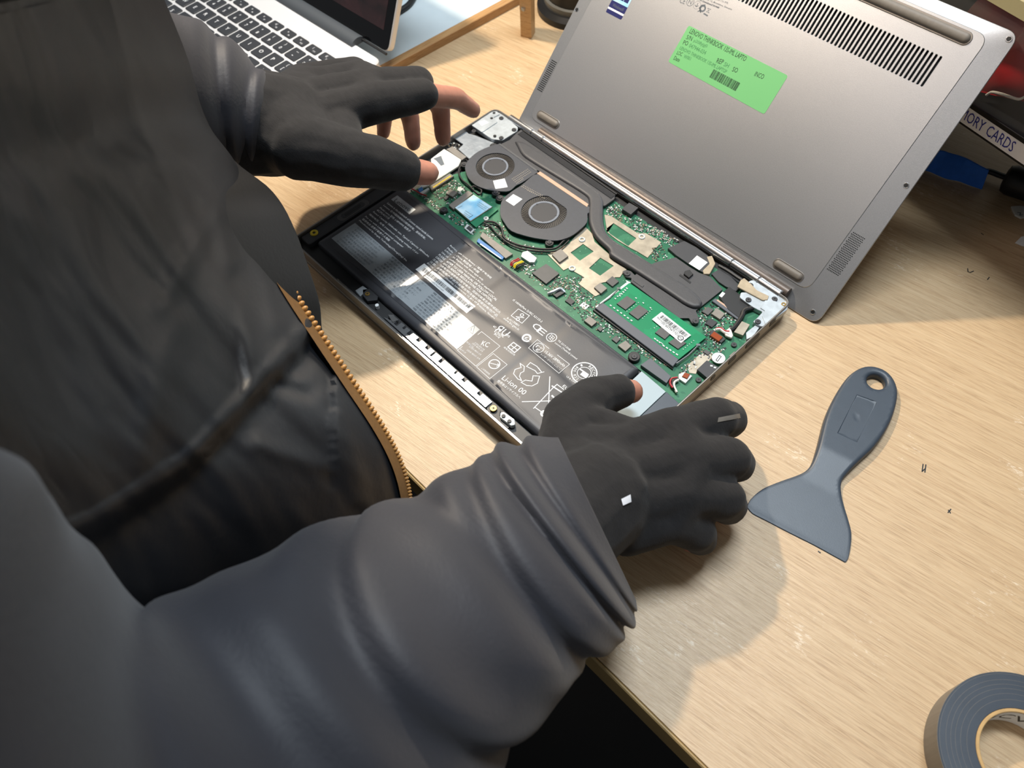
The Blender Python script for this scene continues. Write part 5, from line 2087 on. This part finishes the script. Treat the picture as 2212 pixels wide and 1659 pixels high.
edge = [((325, -60), .452), ((394, 110), .462), ((436, 250), .470), ((498, 340), .475), ((535, 420), .478), ((575, 520), .480), ((622, 612), .483), ((690, 718), .488), ((758, 820), .493), ((826, 922), .500), ((866, 1000), .507), ((886, 1075), .514), ((890, 1150), .52), ((872, 1260), .53), ((840, 1380), .545)]
ed = catmull([(p[0], p[1], d) for p, d in edge], 12)
q = MB()
nu = 120
rows = []
for i, e in enumerate(ed):
    row = []
    s = i / (len(ed) - 1)
    for j in range(nu + 1):
        t = j / nu
        x = e.x * (1 - t) + (-330) * t
        y = e.y * (1 - t) + (e.y * .9 + 130) * t
        tq = t ** .9
        dp = e.z * (1 - tq) + .165 * tq - .022 * math.sin(PI * min(1, t * 1.15) ** .8) ** .8 * (1 if t < .87 else (1 - t) / .13)
        w = min(1, t * 7)
        rid = noise.noise(Vector((t * 5.5 + s * 2.6, s * 2.2, 1.7)))
        rid2 = noise.noise(Vector((t * 13 + s * 5, s * 5, 4.2)))
        dp += w * (.0075 * rid + .0032 * rid2 + .0012 * noise.noise(Vector((t * 30 + s * 14, s * 12, 9.0))))
        for (x0, y0, x1, y1, amp, wd) in ((470, 440, 545, 840, -.005, 20), (505, 600, 520, 840, .004, 18), (455, 470, 350, 660, -.003, 22), (560, 560, 600, 700, -.004, 16), (700, 860, 770, 1080, -.004, 16), (740, 900, 800, 1100, -.005, 14), (820, 960, 835, 1090, -.004, 12), (640, 735, 690, 765, .005, 14), (660, 770, 640, 800, .005, 14), (600, 830, 660, 850, .004, 14), (560, 960, 700, 1010, -.003, 18), (380, 700, 300, 1000, -.003, 30), (300, 300, 330, 900, -.003, 50)):
            a, b_ = Vector((x0, y0)), Vector((x1, y1))
            pv = Vector((x, y))
            k = max(0, min(1, (pv - a).dot(b_ - a) / (b_ - a).length_squared))
            dd = (a + (b_ - a) * k - pv).length
            dp += .85 * amp * math.exp(-(dd / (1.15 * wd)) ** 2) * w
        # the chest part hangs over the padded lower part along a slanting seam
        lowl = [(720, 690), (690, 712), (610, 800), (520, 900), (400, 1030), (200, 1160), (-330, 1380)]
        for (xa, ya), (xb, yb) in zip(lowl[:-1], lowl[1:]):
            if xb <= x <= xa:
                yl = ya + (yb - ya) * (xa - x) / (xa - xb)
                dl = (y - yl)
                if dl > -60:
                    st_ = 1 / (1 + math.exp(-dl / 10))
                    dp += .011 * st_ * math.exp(-max(0, dl) / 150) - .0022 * math.exp(-((dl + 34) / 26) ** 2)
                    # gathered pleats at the seam
                    dp += .0016 * math.sin(x / 5.5) * math.exp(-((dl - 10) / 24) ** 2) * (1 if x > 560 else 0)
        row.append(atd(x, y, dp))
    rows.append(row)
v = [p for r in rows for p in r]
nr_ = len(rows)
f = []
for i in range(nr_ - 1):
    for j in range(nu):
        k = i * (nu + 1) + j
        f.append((k, k + 1, k + nu + 2, k + nu + 1))
off = len(v)
back = [p + CF * .006 for p in v]
v2 = v + back
f2 = list(f) + [tuple(off + a for a in t)[::-1] for t in f]
for i in range(nr_ - 1):
    a, b_ = i * (nu + 1), (i + 1) * (nu + 1)
    f2.append((a, b_, off + b_, off + a))
q.raw(v2, f2)
panel = q.build('front_panel', 'panel_shade', jacket, smooth=60)
bm = bmesh.new()
bm.from_mesh(panel.data)
bmesh.ops.recalc_face_normals(bm, faces=bm.faces)
bm.to_mesh(panel.data)
bm.free()

# the back, shoulders and hem close the jacket round the body
def torso_loop(i):
    row = rows[i]
    pts = [row[int(j * nu / 13)] for j in range(14)]
    y_ = ed[i].y * .9 + 130
    Pl, Q = row[-1], atd(-330, y_, .275)
    for k in range(1, 11):
        th_ = PI * k / 11
        pts.append(Pl.lerp(Q, (1 - math.cos(th_)) / 2) - CR * (.13 * math.sin(th_)))
    R0 = row[0] + CF * .012
    pts += [Q.lerp(R0, k / 8) + CF * .004 for k in range(0, 9)]
    return pts
def to_ring(loop, c, axis, ra, rb=None, fwd=None):
    g0 = sum(loop, Vector((0, 0, 0))) / len(loop)
    out = []
    for p in loop:
        d = p - g0
        d -= axis * d.dot(axis)
        d.normalize()
        r = ra if rb is None else math.hypot(ra * d.dot(fwd.cross(axis)), rb * d.dot(fwd))
        out.append(c + d * r)
    return out
n_r = len(rows)
L0_, Lm_, Lz_ = torso_loop(0), torso_loop(n_r // 2), torso_loop(n_r - 1)
g0_, gm_, gz_ = (sum(l, Vector((0, 0, 0))) / len(l) for l in (L0_, Lm_, Lz_))
q = MB()
v, f = [], []
ids = list(range(0, n_r, 6)) + [n_r - 1]
for i in ids:
    v += torso_loop(i)[13:25]
for i in range(len(ids) - 1):
    for k in range(11):
        f.append((i * 12 + k, i * 12 + k + 1, i * 12 + 13 + k, i * 12 + 12 + k))
q.raw(v, f)
q.build('jacket_back', 'nylon_shade', jacket, smooth=60)
head = Vector((-.125, -.13, .46))
nk = g0_.lerp(head, .58)
ax = (head - g0_).normalized()
pelvis = Vector((.0, -.37, -.10))
sh_ = to_ring(L0_, g0_.lerp(nk, .55), ax, .105)
loft_rings([L0_, sh_, to_ring(L0_, nk, ax, .062), to_ring(L0_, nk.lerp(head, .25), ax, .058)], 'jacket_collar', 'nylon_shade', jacket, caps=False)
zx = Vector((0, 0, 1))
hm = [to_ring(Lz_, pelvis + Vector((0, 0, z)), zx, w, w * .72, Vector((.1, .99, 0)).normalized()) for z, w in ((.06, .175), (-.06, .185), (-.13, .18))]
loft_rings([Lz_] + hm, 'jacket_hem', 'nylon_shade', jacket, caps=False)

# zip: brown tape and a row of single teeth along the panel edge
zp = [e for e in catmull([(p[0], p[1], d) for p, d in edge[5:14]], 24)]
q = MB()
v, f = [], []
for e in zp:
    a, b_ = atd(e.x - 19, e.y + 7, e.z - .0175), atd(e.x - 2, e.y - 1, e.z - .0030)
    v += [a, b_, b_ + CF * .0012, a + CF * .0012]
for i in range(len(zp) - 1):
    for k in range(4):
        k2 = (k + 1) % 4
        f.append((i * 4 + k, i * 4 + k2, i * 4 + 4 + k2, i * 4 + 4 + k))
q.raw(v, f)
q.build('zip_tape', 'ziptape', jacket)
bm = bmesh.new()
bmesh.ops.create_icosphere(bm, subdivisions=2, radius=1.0)
tooth_me = bpy.data.meshes.new('zip_tooth')
bm.to_mesh(tooth_me)
bm.free()
tooth_me.polygons.foreach_set('use_smooth', [True] * len(tooth_me.polygons))
tooth_me.materials.append(MT['zip'])
W3 = [atd(e.x, e.y, e.z - .0025) for e in zp]
acc, nxt, k = 0.0, 0.0, 0
jo = ORG[jacket.name]
for a, b_ in zip(W3[:-1], W3[1:]):
    L = (b_ - a).length
    while nxt <= acc + L:
        p = a.lerp(b_, (nxt - acc) / L)
        o = bpy.data.objects.new('zip_tooth', tooth_me)
        col.objects.link(o)
        o.parent = jacket
        t = (b_ - a).normalized()
        sd = t.cross(CF).normalized()
        mm_ = Matrix((sd, t, sd.cross(t))).transposed()
        o.rotation_euler = mm_.to_euler()
        o.location = p - jo
        big = max(.45, 1.0 - max(0, (k - 26)) * .012)
        o.scale = (.0027 * big, .0017 * big, .0018 * big)
        nxt += .0034 * big
        k += 1
    acc += L

def crease_disp(cr, amp_n, fr):
    def fn(s, t, p):
        k0_ = min(1.0, s / .09)
        g = amp_n * noise.noise(p * fr) + amp_n * .5 * noise.noise(p * fr * 2.3)
        for s0, tl, w, am, ph, wd in cr:
            ss = s0 + tl * math.cos(t - ph)
            mk = max(0.0, math.cos((t - ph) / 2)) ** wd
            g += am * mk * (-math.exp(-((s - ss) / w) ** 2) + .55 * math.exp(-((s - ss - 2.1 * w) / (1.6 * w)) ** 2) + .45 * math.exp(-((s - ss + 2.0 * w) / (1.5 * w)) ** 2))
        return g * k0_
    return fn

rs_ = []
for pl, pr, z, kk in (((1206, 945), (1372, 1292), .064, .80), ((1140, 948), (1372, 1322), .068, .82), ((1065, 972), (1356, 1352), .075, .85), ((985, 1018), (1322, 1388), .082, .85), ((870, 1078), (1240, 1452), .093, .85), ((700, 1135), (1130, 1570), .108, .85), ((500, 1232), (1000, 1740), .12, .85), ((330, 1310), (800, 1930), .13, .85),
                      ((190, 1180), (330, 2150), .185, .8), ((60, 1010), (-200, 2050), .265, .7), ((-120, 930), (-650, 1850), .31, .6)):
    c = ((pl[0] + pr[0]) / 2, (pl[1] + pr[1]) / 2)
    d = zdep(c, z)
    hw = (atd(*pl, d) - atd(*pr, d)).length / 2
    rs_.append(station(pl, pr, d, d, hw * kk, hw * kk * .85))
cr = [(.12, .03, .022, .08, 2.2, 1.2), (.21, .03, .020, .09, 1.5, 1.5), (.31, .07, .022, .09, .9, 1.3), (.40, -.03, .022, .06, 2.2, 1.5), (.48, .10, .022, .12, 1.3, 1.3), (.58, .03, .026, .06, .7, 1.5), (.69, .09, .024, .11, 1.9, 1.3)]
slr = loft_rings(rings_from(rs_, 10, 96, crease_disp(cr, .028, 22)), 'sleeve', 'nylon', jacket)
ls_ = []
for pl, pr, z, kk in (((590, 178), (560, 335), 0.121, .8), ((560, 150), (545, 352), 0.125, .85), ((480, 82), (490, 345), 0.138, .85), ((385, 42), (420, 335), 0.158, .85), ((250, 20), (320, 360), 0.183, .85), ((80, 0), (180, 400), 0.213, .85), ((-200, -100), (-20, 420), 0.273, .8)):
    c = ((pl[0] + pr[0]) / 2, (pl[1] + pr[1]) / 2)
    d = zdep(c, z)
    hw = (atd(*pl, d) - atd(*pr, d)).length / 2
    ls_.append(station(pl, pr, d, d, hw * kk, hw * kk * .8))
loft_rings(rings_from(ls_, 8, 64, crease_disp([(.2, .04, .03, .12, 1.0, 1.0), (.33, .04, .03, .10, 2.0, 1.0)], .03, 26)), 'sleeve', 'nylon', jacket)

# ---- bodies grown from bones: overlapping tapered capsules fused into one surface
def capsule3(q, a, ra, b, rb, n=14):
    a, b = Vector(a), Vector(b)
    t = (b - a)
    L = t.length
    t = t.normalized() if L > 1e-7 else Vector((0, 0, 1))
    x = t.orthogonal().normalized()
    y = t.cross(x)
    rings = []
    for i in range(5):
        an = -PI / 2 + PI / 2 * i / 4
        rings.append((a + t * (ra * math.sin(an)), max(1e-5, ra * math.cos(an))))
    for i in range(5):
        an = PI / 2 * i / 4
        rings.append((b + t * (rb * math.sin(an)), max(1e-5, rb * math.cos(an))))
    v = [c + (x * math.cos(2 * PI * k / n) + y * math.sin(2 * PI * k / n)) * r for c, r in rings for k in range(n)]
    f = []
    for i in range(len(rings) - 1):
        for k in range(n):
            k2 = (k + 1) % n
            f.append((i * n + k, i * n + k2, (i + 1) * n + k2, (i + 1) * n + k))
    f += [tuple(range(n))[::-1], tuple((len(rings) - 1) * n + k for k in range(n))]
    q.raw(v, f)

def grow(name, bones, m, parent, voxel, smooth_it=6, wrinkle=None, mats=None):
    q = MB()
    for a, ra, b, rb in bones:
        capsule3(q, a, ra, b, rb)
    me = bpy.data.meshes.new(name)
    me.from_pydata(q.v, [], q.f)
    o = bpy.data.objects.new(name, me)
    col.objects.link(o)
    r = o.modifiers.new('fuse', 'REMESH')
    r.mode = 'VOXEL'
    r.voxel_size = voxel
    s = o.modifiers.new('relax', 'SMOOTH')
    s.factor = 0.5
    s.iterations = smooth_it
    dg = bpy.context.evaluated_depsgraph_get()
    e = o.evaluated_get(dg)
    me2 = bpy.data.meshes.new_from_object(e)
    bpy.data.objects.remove(o)
    vs = [p.co.copy() for p in me2.vertices]
    if wrinkle:
        vs = [p + nn_.vector * wrinkle(p) for p, nn_ in zip(vs, me2.vertex_normals)]
    q = MB()
    q.v = vs
    q.f = [tuple(p.vertices) for p in me2.polygons]
    q.mi = [0] * len(q.f)
    bpy.data.meshes.remove(me2)
    return q.build(name, m, parent, smooth=180)

g = lambda x, y, z: at(x, y, z)
# right hand, back of the hand up, fingers curling down onto the bench
RH = dict(F=(g(1170, 1170, .070), .034), W=(g(1285, 1075, .060), .031),
          c1=(g(1335, 985, .056), .0175), c2=(g(1345, 1030, .058), .0175), c3=(g(1350, 1085, .055), .0170), c4=(g(1355, 1140, .046), .0155),
          i1=(g(1450, 935, .058), .0150), m1=(g(1480, 995, .060), .0150), r1=(g(1480, 1065, .055), .0142), l1=(g(1450, 1128, .046), .0125),
          i2=(g(1545, 903, .049), .0128), m2=(g(1575, 990, .049), .0126), r2=(g(1562, 1078, .044), .0122), l2=(g(1505, 1150, .035), .0108),
          i3=(g(1575, 908, .028), .0115), m3=(g(1592, 1003, .028), .0114), r3=(g(1575, 1093, .025), .0110), l3=(g(1512, 1165, .020), .0095),
          i4=(g(1560, 922, .0115), .0080), m4=(g(1578, 1018, .0105), .0080), r4=(g(1558, 1105, .0098), .0078), l4=(g(1492, 1172, .0095), .0068),
          t1=(g(1225, 985, .056), .0185), t2=(g(1232, 905, .050), .0165), t3=(g(1290, 858, .043), .0140), t4=(g(1335, 846, .038), .0118), t5=(g(1364, 846, .034), .0082))
LHn = dict(F=(g(530, 264, 0.118), .036), W=(g(610, 270, 0.110), .034),
           c1=(g(670, 262, 0.110), .0175), c2=(g(668, 225, 0.110), .0175), c3=(g(660, 200, 0.104), .0165), c4=(g(655, 182, 0.097), .0150),
           i1=(g(800, 225, 0.114), .0145), m1=(g(795, 192, 0.111), .0140), r1=(g(778, 172, 0.103), .0135), l1=(g(765, 158, 0.096), .0120),
           i2=(g(912, 205, 0.108), .0118), m2=(g(905, 180, 0.105), .0118), r2=(g(850, 190, 0.090), .0105), l2=(g(800, 205, 0.080), .0095),
           i3=(g(985, 212, 0.090), .0083), m3=(g(952, 230, 0.076), .0078), r3=(g(886, 250, 0.066), .0076), l3=(g(832, 248, 0.060), .0068),
           i4=(g(1022, 238, 0.074), .0066), m4=(g(957, 300, 0.055), .0066), r4=(g(893, 310, 0.048), .0064), l4=(g(828, 288, 0.047), .0058),
           t1=(g(650, 318, 0.119), .0215), t2=(g(750, 340, 0.110), .0190), t3=(g(838, 358, 0.098), .0165), t4=(g(868, 366, 0.093), .0145), t5=(g(922, 374, 0.085), .0088))
def hand_bones(h, k, upto, tips):
    B = []
    def add(a, b, ka=k, kb=k):
        B.append((h[a][0], h[a][1] * ka, h[b][0], h[b][1] * kb))
    add('F', 'W')
    for i, fz in enumerate('imrl'):
        c = 'c%d' % (i + 1)
        add('W', c, k * .9)
        add(c, fz + '1')
        add(fz + '1', fz + '2')
        if upto > 2:
            add(fz + '2', fz + '3')
        if tips:
            add(fz + '3', fz + '4')
    for a, b in (('c1', 'c2'), ('c2', 'c3'), ('c3', 'c4'), ('i1', 'm1'), ('m1', 'r1'), ('r1', 'l1')):
        add(a, b)
    for a, b in (('W', 't1'), ('t1', 't2'), ('t2', 't3'), ('t3', 't4')):
        add(a, b)
    add('t1', 'c1')
    # web between the thumb and the palm
    B.append((h['t2'][0], h['t2'][1] * k * .8, (h['c1'][0] + h['i1'][0]) / 2, h['i1'][1] * k * .8))
    if tips:
        add('t4', 't5')
    return B
# glove: knit with creases across the back
def knit(p):
    return .0007 * noise.noise(p * 90) + .0010 * noise.noise(p * 38)
gr_b = hand_bones(RH, 1.0, 3, False)
glr = grow('glove', gr_b, 'glove', man, .0017, 5, knit)
# left glove stops on the middle segments
gl_b = hand_bones(LHn, 1.0, 2, False)
gll = grow('glove', gl_b, 'glove', man, .0017, 5, knit)
# the body: hands with all fingers, arms, chest, hips and legs in one surface
BB = hand_bones(RH, .74, 3, True) + hand_bones(LHn, .74, 3, True)
for h in (RH, LHn):                          # bare finger ends keep their own thickness
    for fz in 'imrlt':
        if fz == 't':
            BB.append((h['t4'][0], h['t5'][1] * 1.08, h['t5'][0], h['t5'][1]))
        else:
            BB.append((h[fz + '3'][0], h[fz + '4'][1] * 1.15, h[fz + '4'][0], h[fz + '4'][1]))
for fz in 'imrl':
    h = LHn
    BB.append((h[fz + '2'][0], h[fz + '3'][1] * 1.05, h[fz + '3'][0], h[fz + '3'][1]))
shr, shl = rs_[10][0], ls_[6][0]
def core_of(l):
    g_ = sum(l[13:25], Vector((0, 0, 0))) / 12
    return g_.lerp((l[13] + l[24]) / 2, .05)
chest, belly, top_ = core_of(Lm_), core_of(Lz_), core_of(L0_)
for a, ra, b_, rb in ((shr, .014, chest, .022), (shl, .02, top_, .03), (top_, .032, chest, .032), (chest, .032, belly, .032), (belly, .032, pelvis, .09), (top_, .032, nk, .042), (nk, .045, head, .06), (head, .078, head + Vector((.0, .01, .045)), .075), (head + Vector((0, .060, -.025)), .030, head + Vector((0, .068, -.05)), .026), (head + Vector((0, .085, .005)), .008, head + Vector((0, .094, -.012)), .010)):
    BB.append((a, ra, b_, rb))
larm = [LHn['F'][0]] + [ls_[i][0] for i in (1, 2, 3, 4, 5, 6)]
for a, b_ in zip(larm[:-1], larm[1:]):
    BB.append((a, .022, b_, .022))
arm = [RH['F'][0]] + [rs_[i][0] - CF * -.006 for i in (4, 5, 6, 7, 8, 9, 10)]
for i, (a, b_) in enumerate(zip(arm[:-1], arm[1:])):
    BB.append((a, .026 if i < 3 else .016, b_, .026 if i < 2 else .016))
hips = (pelvis + Vector((-.085, .02, -.03)), pelvis + Vector((.085, -.02, -.03)))
for hp, dxx in zip(hips, (-.02, .03)):
    kn = Vector((hp.x + dxx, hp.y + .03, -.40))
    an = Vector((hp.x + dxx, hp.y - .01, -.69))
    BB += [(hp, .075, kn, .05), (kn, .05, an, .034), (an, .034, an + Vector((0, .14, -.025)), .022)]
body = grow('body', BB, 'skin', man, .0030, 4)
# hood worn up over the head
q = MB()
v, f = [], []
for i in range(15):
    for k in range(28):
        th_, ph = PI * .78 * i / 14, 2 * PI * k / 28
        d = Vector((math.sin(th_) * math.cos(ph), math.sin(th_) * math.sin(ph), math.cos(th_)))
        r = .108 * (1 + .05 * noise.noise(d * 3))
        c = head + Vector((-.0, -.02, .02))
        v.append(c + Vector((d.x * r * .9, d.y * r * 1.05, d.z * r * 1.15)))
for i in range(14):
    for k in range(28):
        k2 = (k + 1) % 28
        a = i * 28
        dm = (v[a + k] - head)
        if dm.y > .055 and abs(dm.x) < .07 and dm.z < .06:
            continue
        f.append((a + k, a + 28 + k, a + 28 + k2, a + k2))
q.raw(v, f)
q.build('hood', 'nylon_shade', jacket, smooth=60)
# eyes, brows and mouth on the bowed head
for sx in (-1, 1):
    q = MB()
    capsule3(q, head + Vector((sx * .030, .074, .012)), .011, head + Vector((sx * .030, .0745, .012)), .011, 16)
    e_o = q.build('eye', 'sticker', body)
    q = MB()
    capsule3(q, head + Vector((sx * .030, .0845, .010)), .0045, head + Vector((sx * .030, .0848, .010)), .0045, 12)
    q.build('iris', 'ink', body)
    q = MB()
    q.tube([head + Vector((sx * .016, .086, .032)), head + Vector((sx * .030, .086, .036)), head + Vector((sx * .046, .076, .030))], .003, 8)
    q.build('eyebrow', 'ink', body)
q = MB()
q.tube([head + Vector((-.024, .080, -.040)), head + Vector((0, .092, -.040)), head + Vector((.024, .080, -.040))], lambda t: .002 + .004 * math.sin(PI * t), 8)
q.build('mouth', 'lip', body)
# trousers and shoes
for hp, dxx in zip(hips, (-.02, .03)):
    kn = Vector((hp.x + dxx, hp.y + .03, -.40))
    an = Vector((hp.x + dxx, hp.y - .01, -.68))
    q = MB()
    q.tube(catmull([hp + Vector((0, 0, .06)), hp, (hp + kn) / 2, kn, (kn + an) / 2, an], 5), lambda t: .088 - .034 * t, 24)
    q.build('trouser_leg', 'trouser', man)
    q = MB()
    f0 = an + Vector((0, -.03, -.03))
    capsule3(q, f0, .04, f0 + Vector((0, .08, -.002)), .038, 20)
    capsule3(q, f0 + Vector((0, .08, -.002)), .038, f0 + Vector((0, .17, -.008)), .030, 20)
    for p in q.v:
        p.z = max(p.z, -.7395)
    q.build('shoe', 'black', man)

# surface patches: pale strip on each index finger, white cuff tag
def patch(target, pts, m, name, lift=.0006, nx=10, ny=3):
    bv = BVHTree.FromPolygons([target.matrix_world @ v_.co + ORG[target.name] - target.location if False else v_.co + ORG[target.name] for v_ in target.data.vertices], [tuple(p.vertices) for p in target.data.polygons])
    q = MB()
    v, f = [], []
    P = [Vector(p) for p in pts]
    for i in range(nx + 1):
        for j in range(ny + 1):
            a = P[0].lerp(P[1], i / nx)
            c = P[3].lerp(P[2], i / nx)
            p = a.lerp(c, j / ny)
            d = ray(p.x, p.y).normalized()
            hit = bv.ray_cast(CC + d * .05, d)
            if hit[0] is None:
                return None
            v.append(hit[0] - d * lift)
    for i in range(nx):
        for j in range(ny):
            k = i * (ny + 1) + j
            f.append((k, k + ny + 1, k + ny + 2, k + 1))
    q.raw(v, f)
    return q.build(name, m, target, smooth=60)
patch(glr, [(1552, 902), (1598, 893), (1600, 903), (1550, 912)], 'inductor', 'pale_strip')
patch(glr, [(1342, 1078), (1362, 1068), (1364, 1084), (1346, 1092)], 'strip', 'cuff_tag', .0012)
patch(gll, [(850, 150), (920, 146), (922, 150), (850, 156)], 'inkg', 'pale_strip')
